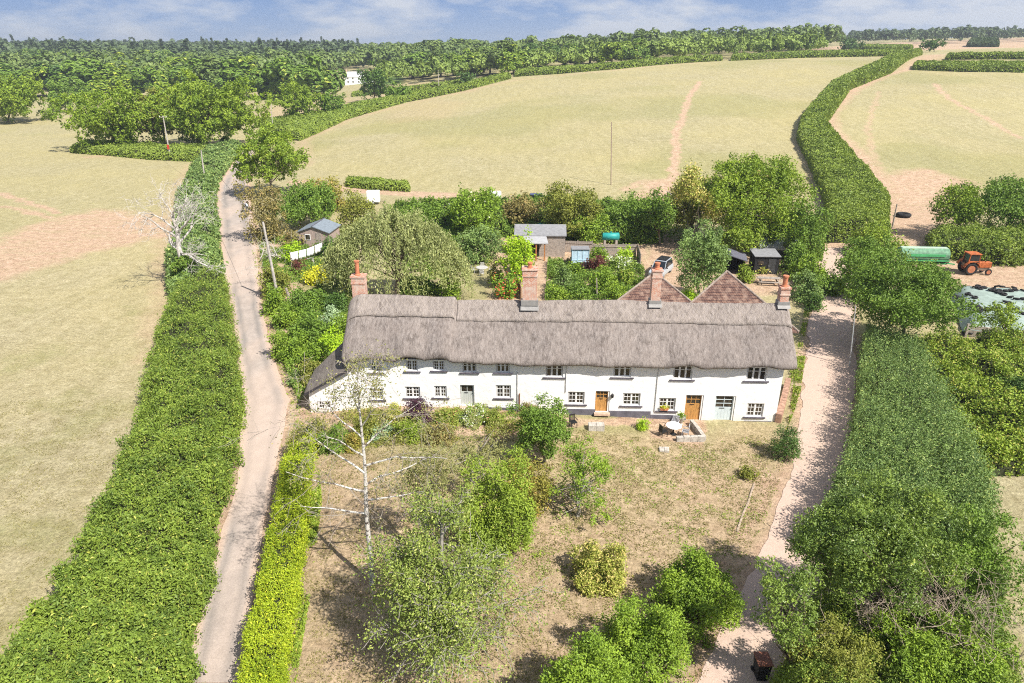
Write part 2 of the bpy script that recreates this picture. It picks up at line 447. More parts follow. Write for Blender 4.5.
    link('branches', npmesh('branches', C_, 4, idx, smooth=True), root, [mat('hedge_inside', core, .95, .4, 3, .6, 8)])
    return root
def pxl(pts, dz=0.): return [at(x, y, dz) for x, y in pts]
# ================================================================== camera, sky, sun
cam = bpy.data.cameras.new('camera'); cam.lens = 24.0*1.0007; cam.sensor_width = 36; cam.clip_start = .5; cam.clip_end = 12000
co = bpy.data.objects.new('camera', cam); COL.objects.link(co); co.location = (0, 0, H); co.rotation_euler = (rad(90)-PITCH, 0, 0); SC.camera = co
sl = bpy.data.lights.new('sun', 'SUN'); sl.energy = 5.0; sl.angle = rad(.53); sl.color = (1, .95, .87)
so = bpy.data.objects.new('sun', sl); COL.objects.link(so)
sdir = Vector((SUN_DIR.x*math.cos(SUN_EL), SUN_DIR.y*math.cos(SUN_EL), math.sin(SUN_EL)))
so.rotation_euler = sdir.to_track_quat('Z', 'Y').to_euler(); so.location = (60, -60, 120)
w = bpy.data.worlds.new('World'); SC.world = w; w.use_nodes = True; t = w.node_tree; t.nodes.clear()
sky = node(t, 'ShaderNodeTexSky', sky_type='NISHITA', sun_disc=False, sun_elevation=SUN_EL, altitude=100., air_density=1.0, dust_density=.6, ozone_density=2.2)
sky.sun_rotation = math.atan2(SUN_DIR.x, SUN_DIR.y)
tc = node(t, 'ShaderNodeTexCoord'); sx = node(t, 'ShaderNodeSeparateXYZ'); t.links.new(tc.outputs['Generated'], sx.inputs[0])
den = math_(t, 'ADD', math_(t, 'MAXIMUM', sx.outputs[2], 0.0), .28)
cb = node(t, 'ShaderNodeCombineXYZ'); t.links.new(math_(t, 'DIVIDE', sx.outputs[0], den), cb.inputs[0]); t.links.new(math_(t, 'DIVIDE', sx.outputs[1], den), cb.inputs[1])
n1 = noise(t, cb.outputs[0], 1.7, 9, .60)
cf = math_(t, 'MULTIPLY', ramp(t, n1, .43, .58), .9)
hz = math_(t, 'MULTIPLY', math_(t, 'SUBTRACT', 1.0, ramp(t, sx.outputs[2], .0, .16), clamp=True), .30)
c1 = mixc(t, math_(t, 'SUBTRACT', 1.0, ramp(t, sx.outputs[2], .18, .55), clamp=True), sky.outputs[0], mixc(t, ramp(t, sx.outputs[2], .0, .07), (3.5, 4.6, 6.5), (1.8, 3.05, 5.7)))
c2 = mixc(t, cf, c1, (6.3, 6.6, 7.2))
bg = node(t, 'ShaderNodeBackground'); bg.inputs['Strength'].default_value = .072
t.links.new(c2, bg.inputs['Color']); wo = node(t, 'ShaderNodeOutputWorld'); t.links.new(bg.outputs[0], wo.inputs['Surface'])
SC.view_settings.view_transform = 'Standard'; SC.view_settings.look = 'None'; SC.view_settings.gamma = 1
SC.view_settings.exposure = EXPOSURE
SC.cycles.max_bounces = 5; SC.cycles.diffuse_bounces = 3; SC.cycles.transmission_bounces = 3; SC.cycles.transparent_max_bounces = 4
SC.cycles.use_adaptive_sampling = True; SC.cycles.adaptive_threshold = .02
SC.cycles.sample_clamp_indirect = 6
SC.cycles.use_denoising = False; SC.cycles.pixel_filter_type = 'BLACKMAN_HARRIS'; SC.cycles.filter_width = 1.1

# ================================================================== ground
def inpoly(X, Y, poly):
    r = np.zeros(X.shape, bool); n = len(poly)
    for i in range(n):
        x0, y0 = poly[i][:2]; x1, y1 = poly[(i+1) % n][:2]
        c = ((y0 > Y) != (y1 > Y)) & (X < (x1-x0)*(Y-y0)/(y1-y0+1e-12)+x0); r ^= c
    return r
def dline(X, Y, pts):
    d = np.full(X.shape, 1e9)
    for (x0, y0), (x1, y1) in zip(pts[:-1], pts[1:]):
        ax, ay = x1-x0, y1-y0; t_ = np.clip(((X-x0)*ax+(Y-y0)*ay)/(ax*ax+ay*ay+1e-9), 0, 1)
        d = np.minimum(d, np.hypot(X-x0-t_*ax, Y-y0-t_*ay))
    return d
G = lambda pts: [tuple(at(x, y))[:2] for x, y in pts]
ang = np.concatenate([np.linspace(-180, -44, 24)[:-1], np.linspace(-44, 44, 760), np.linspace(44, 180, 24)[1:-1]])
dist = np.concatenate([[1.5, 6, 11], 16*np.exp(np.arange(0, 1, 1/560)*math.log(380/16)), np.exp(np.linspace(math.log(380), math.log(9000), 120))])
A, D = np.meshgrid(np.radians(ang), dist, indexing='xy'); GX = np.sin(A)*D; GY = np.cos(A)*D
GZ = terrain(GX, GY)
dirt = np.zeros(GX.shape); green = np.zeros(GX.shape); lush = np.zeros(GX.shape); gold = np.zeros(GX.shape)
wx = GX + (fbm(GX/2.2, GY/2.2, 5)-.5)*2.4; wy = GY + (fbm(GX/2.2, GY/2.2, 9)-.5)*2.4
def soft(d, w0, w1): return np.clip((w1-d)/(w1-w0), 0, 1)
# bare earth: gateways, cattle tracks, track shoulders
def blob(pts, amt, edge, arr, warp=1.):
    P_ = G(pts); X = GX+(wx-GX)*warp; Y = GY+(wy-GY)*warp
    ins = inpoly(X, Y, P_); d = dline(X, Y, P_+[P_[0]]); v = np.where(ins, 1., soft(d, 0, edge))*amt
    np.maximum(arr, v*(.72+.56*fbm(GX/1.3, GY/1.3, 3)), out=arr)
def path(pts, w0, w1, amt, arr, warp=1.):
    P_ = G(pts); X = GX+(wx-GX)*warp; Y = GY+(wy-GY)*warp
    np.maximum(arr, soft(dline(X, Y, P_), w0, w1)*amt, out=arr)
LANE_L = [(182,683),(213,565),(237,483),(243,400),(240,380),(237,346),(232,313),(226,280),(221,246),(217,213),(217,196),(222,180),(230,168),(242,150)]
LANE_R = [(240,683),(257,565),(272,483),(290,400),(281,380),(270,346),(263,313),(259,280),(256.5,246),(252,213),(249,196),(249,180),(249,168),(256,150)]
TRK_L = [(640,760),(698,683),(731,606),(743,591),(762,547),(779,500),(784,488),(795,455),(799,413),(806,360),(810,324),(815,300),(819,270),(822,248)]
TRK_R = [(742,760),(790,683),(812,606),(816,591),(825,547),(832,500),(838,488),(848,455),(854,413),(855,360),(853,324),(853,300),(853,270),(856,248)]
blob(LANE_L+LANE_R[::-1], .9, 1.0, dirt, .5)
blob(TRK_L+TRK_R[::-1], 1, 1.1, dirt, .4)
blob([(813,277),(815,243),(856,240),(900,246),(935,262),(1024,262),(1100,262),(1100,290),(940,284),(900,284),(853,284)], 1, 1.2, dirt)
blob([(886,238),(888,205),(900,178),(925,172),(958,182),(935,215),(948,245)], .95, 5, dirt)
blob([(640,198),(652,182),(668,180),(676,200),(668,214),(645,214)], .8, 3, dirt)
path([(668,184),(676,165),(675,140),(682,118),(690,95),(700,82)], .4, 1.5, .95, dirt)
path([(655,190),(640,182),(625,190)], .2, 1.5, .7, dirt); path([(875,165),(868,130),(872,110),(880,92)], .3, 1.4, .5, dirt)
blob([(-60,262),(0,250),(40,226),(95,213),(150,218),(180,232),(130,240),(80,252),(0,275),(-60,290)], .78, 4.5, dirt, 1.8)
path([(0,193),(35,205),(60,212)], .3, 1.3, .8, dirt); path([(-20,208),(10,207),(50,218)], .3, 1.3, .75, dirt)
path([(195,160),(150,153),(90,157)], .6, 3.5, .55, dirt); path([(190,165),(175,195),(165,235),(160,300),(150,360)], .5, 2.5, .35, dirt)
# path along the foot of the field behind the gardens
BP = [(300,182),(335,188),(380,192),(430,195),(480,196)]
path(BP, 1.6, 3.0, 1., dirt, .5); path([(480,196),(560,200),(640,204),(700,212)], .3, 3.0, .45, dirt)
# field margins beside the hedges
path([(890,205),(880,180),(858,155),(829,128),(830,112),(852,90),(885,75),(913,68)], .6, 4.0, .8, dirt)
path([(828,200),(812,170),(796,140)], .3, 2.5, .4, dirt); path([(913,68),(925,60),(935,55)], 2, 10, .7, dirt)
path([(935,84),(950,100),(985,118),(1020,138)], .3, 1.5, .75, dirt)
path([(305,165),(303,140),(347,121),(406,104),(464,92),(511,81),(600,72),(700,63)], .6, 3.5, .4, dirt)
# ploughed and stubble strips in the distance
blob([(800,50),(860,44),(1100,36),(1100,47),(1000,48),(935,50)], .75, 4, dirt, 0)
blob([(345,103),(470,92),(466,82),(400,84),(380,93)], .45, 6, gold, 0); blob([(262,110),(300,100),(345,98),(345,108),(290,118),(266,124)], .6, 5, gold, 0)
blob([(395,122),(440,118),(460,103),(430,100),(396,108)], .3, 6, gold, 0)
blob([(330,80),(400,76),(400,84),(345,84)], .9, 4, lush, 0)
blob([(925,56),(1100,50),(1100,64),(925,63)], .7, 5, green, 0)
# greener grass
blob([(905,260),(900,240),(918,200),(890,165),(940,150),(1024,165),(1100,200),(1100,250)], .0, 3, green)
blob([(420,225),(405,420),(400,250)], 0, 1, green)
for pts, a in (([(500,430),(640,425),(660,470),(640,500),(560,470),(470,500),(380,470),(420,430)], .75), ([(690,430),(780,425),(790,455),(740,520),(720,490)], .35),
               ([(470,560),(530,575),(520,640),(490,660)], .75), ([(440,255),(500,262),(505,298),(450,298)], .65), ([(290,262),(345,255),(350,290),(300,290)], .95),
               ([(560,565),(600,600),(560,640),(540,600)], .25), ([(420,520),(470,480),(520,470),(480,560)], .4), ([(905,130),(1000,160),(1100,170),(1100,185),(990,180),(900,165)], .45)):
    blob(pts, a, 2.5, green)
m_ = fbm(GX/38, GY/38, 21, 3); green = np.maximum(green, np.where(GY > 70, np.clip((m_-.46)*3.2, 0, .75), 0))
green = np.maximum(green, np.where(GY > 105, .30, 0)); m_ = fbm(GX/4, GY/4, 31, 3); green = np.maximum(green, np.where(GY <= 70, np.clip((m_-.52)*3.0, 0, .6), 0))
# gardens: soil
for pts in ([(300,300),(345,300),(345,350),(300,400),(285,330),(262,270),(270,240)], [(500,240),(640,240),(650,300),(500,300)], [(300,395),(345,405),(530,408),(530,432),(380,438),(300,440)]):
    blob(pts, .75, 1.5, dirt)
blob([(655,232),(652,290),(700,290),(790,292),(800,262),(700,255)], .9, 1.5, dirt)
blob([(545,415),(700,420),(690,445),(655,440),(640,424),(545,421)], .95, .4, dirt)
blob([(318,470),(350,500),(470,560),(560,520),(640,520),(700,480),(745,520),(735,590),(600,620),(560,700),(285,720),(300,600),(312,520)], .34, 3, dirt, 2.)
blob([(318,470),(350,460),(470,500),(560,440),(700,450),(775,440),(775,500),(735,600),(600,640),(560,720),(285,720),(300,600),(312,520)], .75, 3, gold, 2.)
blob([(740,500),(770,470),(790,480),(760,560),(735,600),(700,640),(690,610)], .55, 1.5, dirt)
path([(765,485),(752,505),(738,530)], .1, .5, .75, dirt); path([(440,262),(440,275),(447,292)], .8, 2.0, .6, dirt)
for i in range(2):
    pass
verts = np.stack([GX.ravel(), GY.ravel(), GZ.ravel()], 1)
nr, nc = GX.shape
ii = (np.arange(nr-1)[:, None]*nc + np.arange(nc)[None, :]).ravel(); jj = (np.arange(nr-1)[:, None]*nc + (np.arange(nc)[None, :]+1) % nc).ravel()
me = npmesh('ground', verts, 4, np.stack([ii, jj, jj+nc, ii+nc], 1).ravel(), smooth=True)
for nme, arr in (('dirt', dirt), ('green', green), ('lush', lush), ('gold', gold)):
    a = me.attributes.new(nme, 'FLOAT', 'POINT'); a.data.foreach_set('value', arr.ravel().astype(np.float32))
def ground_mat():
    m = bpy.data.materials.new('dry_grass_ground'); t = nt(m); v = mapping(t)
    A_ = lambda n: node(t, 'ShaderNodeAttribute', attribute_name=n).outputs['Fac']
    vs = mapping(t, (1, .22, 1), rot=(0, 0, .25))
    tan = mixc(t, ramp(t, noise(t, v, .9, 6, .7), .3, .7), (.31, .26, .15), (.56, .495, .325))
    tan = mixc(t, ramp(t, noise(t, v, .035, 4), .35, .65), tan, mixc(t, .5, tan, (.50, .42, .20)))
    grs = mixc(t, ramp(t, noise(t, v, 1.6, 5, .7), .3, .7), (.15, .17, .045), (.34, .34, .13))
    gf = math_(t, 'ADD', A_('green'), math_(t, 'MULTIPLY', math_(t, 'SUBTRACT', noise(t, v, 2.3, 5, .75), .5), 1.9), clamp=True)
    c = mixc(t, math_(t, 'MULTIPLY', gf, .62), tan, grs)
    streak = ramp(t, noise(t, vs, .5, 5, .7), .42, .62); c = mixc(t, math_(t, 'MULTIPLY', streak, .24), c, (.25, .22, .10))
    c = mixc(t, A_('lush'), c, (.17, .27, .07)); c = mixc(t, A_('gold'), c, mixc(t, ramp(t, noise(t, v, 1.3, 6, .8), .36, .64), (.30, .215, .125), (.60, .46, .30)))
    ear = mixc(t, ramp(t, noise(t, v, 1.1, 6, .7), .3, .7), (.36, .235, .155), (.66, .48, .35))
    df = math_(t, 'ADD', math_(t, 'MULTIPLY', A_('dirt'), 1.35), math_(t, 'MULTIPLY', math_(t, 'SUBTRACT', noise(t, v, 1.7, 6, .8), .62), .9), clamp=True)
    df = math_(t, 'MULTIPLY', df, ramp(t, A_('dirt'), .0, .15))
    st2 = ramp(t, noise(t, mapping(t, (.35, 1.3, 1), rot=(0, 0, .1)), .45, 6, .75), .38, .58); df = math_(t, 'MULTIPLY', df, math_(t, 'ADD', math_(t, 'MULTIPLY', st2, .5), .68), clamp=True)
    c = mixc(t, df, c, ear)
    wv = node(t, 'ShaderNodeTexWave'); wv.inputs['Scale'].default_value = .11; wv.inputs['Distortion'].default_value = 9.; wv.inputs['Detail'].default_value = 3; wv.inputs['Detail Scale'].default_value = .25; t.links.new(v, wv.inputs['Vector'])
    c = mixc(t, math_(t, 'MULTIPLY', wv.outputs['Fac'], .05), c, (.23, .22, .09))
    sp_ = ramp(t, noise(t, v, 3.2, 6, .85), .54, .66); c = mixc(t, math_(t, 'MULTIPLY', sp_, .42), c, (.17, .145, .06))
    fine = noise(t, v, 4.2, 5, .85); c = mixc(t, 1., c, mixc(t, ramp(t, fine, .38, .62), (.70, .69, .66), (1.22, 1.22, 1.22)), 'MULTIPLY')
    b = bump(t, noise(t, v, 4., 7, .8), .8, .22)
    finish(t, c, .95, b, spec=.1); return m
go = link('ground', me, None, [ground_mat()]); tag(go, kind='structure')

def strip(name, L, R, m, lift, wob=.25, nu=260, nv=9, seed=0):
    L_, ln = resample(G(L), nu); R_, _ = resample(G(R), nu)
    V = np.linspace(0, 1, nv); V = V.copy()
    P = L_[:, None]*(1-V)[None, :, None] + R_[:, None]*V[None, :, None]
    w_ = (R_-L_)/np.linalg.norm(R_-L_, axis=1)[:, None]; s = np.arange(nu)*ln/nu
    P[:, 0] += w_*((fbm(s/1.5, s*0, seed)-.5)*2*wob)[:, None]; P[:, -1] += w_*((fbm(s/1.5, s*0+9, seed)-.5)*2*wob)[:, None]
    P = P.reshape(-1, 2); Z = terrain(P[:, 0], P[:, 1]) + lift
    a = (np.arange(nu-1)[:, None]*nv+np.arange(nv-1)).ravel()
    uvv = np.tile(V, nu)
    me = npmesh(name, np.column_stack([P, Z]), 4, np.stack([a, a+1, a+nv+1, a+nv], 1).ravel(), smooth=True)
    at_ = me.attributes.new('across', 'FLOAT', 'POINT'); at_.data.foreach_set('value', uvv.astype(np.float32))
    return tag(link(name, me, None, [m]), kind='structure')
def lane_mat():
    m = bpy.data.materials.new('worn_lane_tarmac'); t = nt(m); v = mapping(t); ac = node(t, 'ShaderNodeAttribute', attribute_name='across').outputs['Fac']
    c = mixc(t, ramp(t, noise(t, v, .8, 6, .7), .3, .7), (.31, .265, .235), (.44, .375, .33))
    wob = math_(t, 'ADD', ac, math_(t, 'MULTIPLY', math_(t, 'SUBTRACT', noise(t, v, .25, 2), .5), .16))
    wheel = math_(t, 'ABSOLUTE', math_(t, 'SUBTRACT', math_(t, 'ABSOLUTE', math_(t, 'SUBTRACT', wob, .5)), .25))
    c = mixc(t, math_(t, 'MULTIPLY', math_(t, 'SUBTRACT', 1., ramp(t, wheel, .0, .13), clamp=True), .75), c, (.22, .20, .185))
    edge = ramp(t, math_(t, 'ABSOLUTE', math_(t, 'SUBTRACT', wob, .5)), .33, .49); c = mixc(t, math_(t, 'MULTIPLY', edge, .8), c, (.52, .37, .27))
    c = mixc(t, ramp(t, noise(t, mapping(t, (1, .35, 1)), .12, 3), .46, .6), c, mixc(t, .55, c, (.54, .42, .34)))
    c = mixc(t, 1., c, mixc(t, ramp(t, noise(t, v, 14, 3, .8), .3, .7), (.8, .8, .8), (1.15, 1.15, 1.15)), 'MULTIPLY')
    finish(t, c, .9, bump(t, noise(t, v, 18., 4), .3, .04), spec=.15); return m
def track_mat():
    m = bpy.data.materials.new('stony_track'); t = nt(m); v = mapping(t); ac = node(t, 'ShaderNodeAttribute', attribute_name='across').outputs['Fac']
    c = mixc(t, ramp(t, noise(t, v, 2.2, 8, .85), .34, .66), (.19, .115, .08), (.50, .345, .25))
    wob = math_(t, 'ADD', ac, math_(t, 'MULTIPLY', math_(t, 'SUBTRACT', noise(t, v, .3, 2), .5), .2))
    mid = math_(t, 'SUBTRACT', 1., ramp(t, math_(t, 'ABSOLUTE', math_(t, 'SUBTRACT', wob, .5)), .02, .12), clamp=True)
    c = mixc(t, math_(t, 'MULTIPLY', mid, .5), c, (.34, .25, .15))
    vo = node(t, 'ShaderNodeTexVoronoi'); vo.inputs['Scale'].default_value = 9; t.links.new(v, vo.inputs['Vector'])
    c = mixc(t, math_(t, 'MULTIPLY', ramp(t, vo.outputs['Distance'], .0, .3), .35), (.62, .48, .40), c)
    finish(t, c, .95, bump(t, noise(t, v, 9., 5, .8), .7, .06), spec=.1); return m
strip('lane', LANE_L, LANE_R, lane_mat(), .03, .12)
strip('farm_track', TRK_L, TRK_R, track_mat(), .03, .35, seed=4)
# ================================================================== the long thatched house
HX, HY, HA = 3.9, 45.45, rad(-2.0)
hu = Vector((math.cos(HA), math.sin(HA), 0)); hv = Vector((-math.sin(HA), math.cos(HA), 0)); H0 = Vector((HX, HY, 0))
def wallp(px, py, yl=0.):
    """where the sight line meets the vertical plane yl behind the front wall -> local x, z"""
    d = Vector(ray(px, py)); d.z = d.z; o = Vector((0, 0, H)); pl = H0+hv*yl
    k = (pl-o).dot(hv)/d.dot(hv); p = o+d*k; q = p-H0
    return q.dot(hu), p.z
def house_local(p): q = p-H0; return (q.dot(hu), q.dot(hv), p.z)
XL, XR = -16.15, 15.95
WHITE = mat('limewash', (.80, .795, .785), .85, .05, 1.2, .25, 3)
def wallmat():
    m = bpy.data.materials.new('white_limewash'); t = nt(m); v = mapping(t)
    g = ramp(t, noise(t, mapping(t, (.7, .7, 2.2)), 1.1, 5), .3, .75)
    c = mixc(t, g, (.76, .745, .73), (.88, .87, .86)); z = node(t, 'ShaderNodeSeparateXYZ'); t.links.new(v, z.inputs[0])
    dz = math_(t, 'ADD', z.outputs[2], math_(t, 'MULTIPLY', noise(t, v, 2., 3), -.9))
    c = mixc(t, math_(t, 'MULTIPLY', math_(t, 'SUBTRACT', 1., ramp(t, dz, -.35, .35), clamp=True), .35), c, (.50, .46, .42))
    finish(t, c, .9, bump(t, noise(t, v, 1.6, 4), .35, .15), spec=.1); return m
WALL = wallmat()
FRAME = mat('white_gloss_paint', (.78, .77, .76), .4, .04, 3)
SILL = mat('dark_grey_sill', (.10, .09, .11), .7, .3, 4)
PLINTH = mat('grey_plinth_paint', (.13, .125, .15), .75, .2, 2, .2)
def glassmat():
    m = bpy.data.materials.new('window_glass'); t = nt(m); v = mapping(t)
    c = mixc(t, ramp(t, noise(t, v, 2.3, 2), .4, .6), (.018, .016, .014), (.07, .055, .04)); finish(t, c, .12, None, 0, .6); return m
GLASS = glassmat()
OAK = mat('honey_oak_boards', (.52, .27, .085), .5, .25, 5, .1, 10, stretch=(5, 1, .6))
PALEG = mat('pale_sage_paint', (.50, .52, .49), .5, .06)
BLUEG = mat('pale_blue_grey_paint', (.55, .62, .65), .5, .06)
IRON = mat('black_iron', (.02, .02, .022), .45, .2)
LEAD = mat('lead_flashing', (.27, .26, .25), .5, .12, 4)
def brickmat(name='red_brick', a=(.56, .24, .14), b=(.42, .15, .09), mo=(.55, .49, .43), sc=1.0):
    m = bpy.data.materials.new(name); t = nt(m); v = mapping(t); s = node(t, 'ShaderNodeSeparateXYZ'); t.links.new(v, s.inputs[0])
    cb = node(t, 'ShaderNodeCombineXYZ'); t.links.new(math_(t, 'ADD', s.outputs[0], s.outputs[1]), cb.inputs[0]); t.links.new(s.outputs[2], cb.inputs[1])
    br = node(t, 'ShaderNodeTexBrick'); t.links.new(cb.outputs[0], br.inputs['Vector'])
    for k, x in (('Color1', rgba(a)), ('Color2', rgba(b)), ('Mortar', rgba(mo)), ('Scale', sc), ('Mortar Size', .012), ('Brick Width', .225), ('Row Height', .075), ('Bias', .1)): br.inputs[k].default_value = x
    c = mixc(t, math_(t, 'MULTIPLY', ramp(t, noise(t, v, 3.5, 4), .45, .65), .7), br.outputs['Color'], (.58, .50, .43))
    finish(t, c, .9, bump(t, br.outputs['Fac'], -.4, .02), spec=.1); return m
BRICK = brickmat(); TERRA = mat('terracotta', (.50, .19, .10), .8, .2, 5)
def thatchmat(name, a, b, c3, lattice=False, sc=1.):
    m = bpy.data.materials.new(name); t = nt(m); v = mapping(t)
    st = mapping(t, (1, .30, .30)); n1 = noise(t, st, 6*sc, 8, .85); n2 = noise(t, v, .9, 4)
    c = mixc(t, ramp(t, n1, .34, .66), a, b); c = mixc(t, math_(t, 'MULTIPLY', ramp(t, n2, .42, .66), .5), c, c3)
    big = ramp(t, noise(t, mapping(t, (1, .25, .25)), .5, 4), .35, .7); c = mixc(t, math_(t, 'MULTIPLY', big, .35), c, (b[0]*1.15, b[1]*1.12, b[2]*1.08))
    mo = ramp(t, noise(t, mapping(t, (1, .55, .55)), 2.2, 5, .75), .52, .68); c = mixc(t, math_(t, 'MULTIPLY', mo, .62), c, (.085, .068, .058))
    spk = ramp(t, noise(t, mapping(t, (1, .5, .5)), 16, 3, .8), .52, .70); c = mixc(t, math_(t, 'MULTIPLY', spk, .5), c, (.07, .055, .05))
    h = math_(t, 'ADD', math_(t, 'MULTIPLY', n1, 1.), math_(t, 'MULTIPLY', noise(t, mapping(t, (1, .4, .4)), 11, 4, .8), .8))
    if lattice:
        s = node(t, 'ShaderNodeSeparateXYZ'); t.links.new(v, s.inputs[0])
        def ln(k):
            d = math_(t, 'ADD', math_(t, 'MULTIPLY', s.outputs[0], 1.9), math_(t, 'MULTIPLY', s.outputs[2], k))
            return math_(t, 'LESS_THAN', math_(t, 'ABSOLUTE', math_(t, 'SUBTRACT', math_(t, 'FRACT', d), .5)), .10)
        la = math_(t, 'MAXIMUM', ln(1.9), ln(-1.9)); c = mixc(t, math_(t, 'MULTIPLY', la, .22), c, (.42, .36, .30)); h = math_(t, 'ADD', h, math_(t, 'MULTIPLY', la, .8))
    finish(t, c, .95, bump(t, h, .8, .09), spec=.05); return m
THATCH = thatchmat('weathered_thatch', (.055, .043, .040), (.37, .325, .30), (.24, .20, .18))
RIDGE = thatchmat('ridge_thatch', (.085, .068, .062), (.41, .36, .33), (.29, .245, .22), True)
OLDTH = thatchmat('old_thatch', (.075, .065, .058), (.25, .22, .20), (.15, .14, .10))

house = thing('thatched_cottage', 'long white two storey cottage terrace under one grey brown thatched roof', 'house', H0, HA)
HB = 6.2; RY = 2.95
WU = [(369.6,381.8,362.5,372.6,2),(405.5,418,360,371.3,2),(432.4,445,360.5,370.8,2),(462,476.7,362.9,372.6,3),(495.7,510,362.9,372.8,3),(545.7,563,364.7,377.4,3),(613.6,631,364.9,377.4,3),(673.7,692,365.5,379.7,3),(747.6,766,367,381,3)]
WD = [(370,383.6,388.5,399.8,2),(404.7,420.5,386.6,398.2,2),(433.7,447,385.8,397.7,2),(495.7,511,385,398.2,2),(567.8,584.2,391.6,404.4,2),(623,639.7,393,405.8,2),(659,674.8,397.8,410.9,2),(747.6,762.3,403.2,417,2)]
DD = [(460,474.6,385,405.6,'sage'),(595.8,608.8,391,412,'oak'),(686.4,700.9,395,420.3,'oak'),(716,732.6,395.9,421.4,'blue')]
def rect(a): 
    x0, z1 = wallp(a[0], a[2]); x1, z0 = wallp(a[1], a[3]); return [x0, x1, z0, z1]
OPEN = [(rect(a), 'u', a[4]) for a in WU] + [(rect(a), 'd', a[4]) for a in WD] + [(rect(a), a[4], 0) for a in DD]
# ground slopes across the front: doors keep their own floor height
EAVE = 4.50; EUP = .32
def eave(x):
    z = EAVE + .10*np.clip((-2-x)/4, 0, 1) + .03*np.sin(x*1.3) + .04*np.sin(x*.51+1)
    for (r, k, n), up in zip(OPEN[:9], (.22, .40, .36, .10, .10, .02, .02, .24, .20)):
        cxx = (r[0]+r[1])/2; z = z + up*np.exp(-((x-cxx)/.95)**4) - .05*np.exp(-((x-cxx-1.6)/.6)**2)*(up > .05)
    return z
WT = 4.72
def front_wall():
    xs = sorted({XL, XR} | {v for r, _, _ in OPEN for v in r[:2]}); zs = sorted({-.8, WT} | {v for r, _, _ in OPEN for v in (r[2], min(r[3], WT))})
    b = MB()
    for i in range(len(xs)-1):
        for j in range(len(zs)-1):
            cx_, cz_ = (xs[i]+xs[i+1])/2, (zs[j]+zs[j+1])/2
            if any(r[0] < cx_ < r[1] and r[2] < cz_ < r[3] for r, _, _ in OPEN): continue
            b.add([(xs[i], 0, zs[j]), (xs[i+1], 0, zs[j]), (xs[i+1], 0, zs[j+1]), (xs[i], 0, zs[j+1])], [(0, 1, 2, 3)])
    for r, k, n in OPEN:
        x0, x1, z0, z1 = r; dd = .34
        b.add([(x0, 0, z0), (x0, dd, z0), (x0, dd, z1), (x0, 0, z1)], [(0, 1, 2, 3)]); b.add([(x1, 0, z0), (x1, dd, z0), (x1, dd, z1), (x1, 0, z1)], [(3, 2, 1, 0)])
        b.add([(x0, 0, z0), (x1, 0, z0), (x1, dd, z0), (x0, dd, z0)], [(0, 1, 2, 3)]); b.add([(x0, 0, z1), (x1, 0, z1), (x1, dd, z1), (x0, dd, z1)], [(3, 2, 1, 0)])
    # gables and back
    for x, s in ((XL, 1), (XR, -1)):
        vs = [(x, 0, -.8), (x, HB, -.8), (x, HB, 4.4), (x, RY, 8.0), (x, 0, WT)]
        b.add(vs, [(0, 1, 2, 3, 4)] if s < 0 else [(4, 3, 2, 1, 0)])
    b.add([(XL, HB, -.8), (XR, HB, -.8), (XR, HB, 4.5), (XL, HB, 4.5)], [(3, 2, 1, 0)])
    return b.build('wall', WALL, house)
wall_o = front_wall()
def window(r, n, parent, yin=.10, yw=0., sill=True, bars=2):
    x0, x1, z0, z1 = r; w_ = x1-x0; h_ = z1-z0
    f = MB(); fr = .06
    e = .004
    for a in ((x0+e, x0+fr, z0+e, z1-e), (x1-fr, x1-e, z0+e, z1-e)): f.box(a[0], a[1], yin-.02, yin+.06, a[2], a[3])
    f.box(x0+fr, x1-fr, yin-.02, yin+.06, z0+e, z0+fr); f.box(x0+fr, x1-fr, yin-.02, yin+.06, z1-fr, z1-e)
    for i in range(n):
        a = x0+fr+(w_-2*fr)*i/n; b_ = x0+fr+(w_-2*fr)*(i+1)/n
        if i: f.box(a-.028, a+.028, yin-.015, yin+.055, z0+fr, z1-fr)
        for (u0, u1, v0, v1) in ((a+.03, a+.065, z0+fr, z1-fr), (b_-.065, b_-.03, z0+fr, z1-fr)): f.box(u0, u1, yin-.005, yin+.04, v0, v1)
        f.box(a+.065, b_-.065, yin-.005, yin+.04, z0+fr, z0+fr+.04); f.box(a+.065, b_-.065, yin-.005, yin+.04, z1-fr-.04, z1-fr)
        if n == 2: f.box((a+b_)/2-.017, (a+b_)/2+.017, yin, yin+.03, z0+fr+.04, z1-fr-.04)
        for q in range(1, bars+1):
            zz = z0+h_*q/(bars+1); 
            if q == 1 and n == 3: continue
            f.box(a+.065, b_-.065, yin+.002, yin+.028, zz-.017, zz+.017)
    fo = f.build('window', FRAME, parent)
    MB().box(x0+fr, x1-fr, yin+.034, yin+.036, z0+fr, z1-fr).build('pane', GLASS, fo)
    if sill: MB().box(x0-.20, x1+.20, -.10, yin-.021, z0-.10, z0-.003).build('sill', SILL, fo, .012)
    return fo
for r, k, n in OPEN[:17]: window(r, n, house)
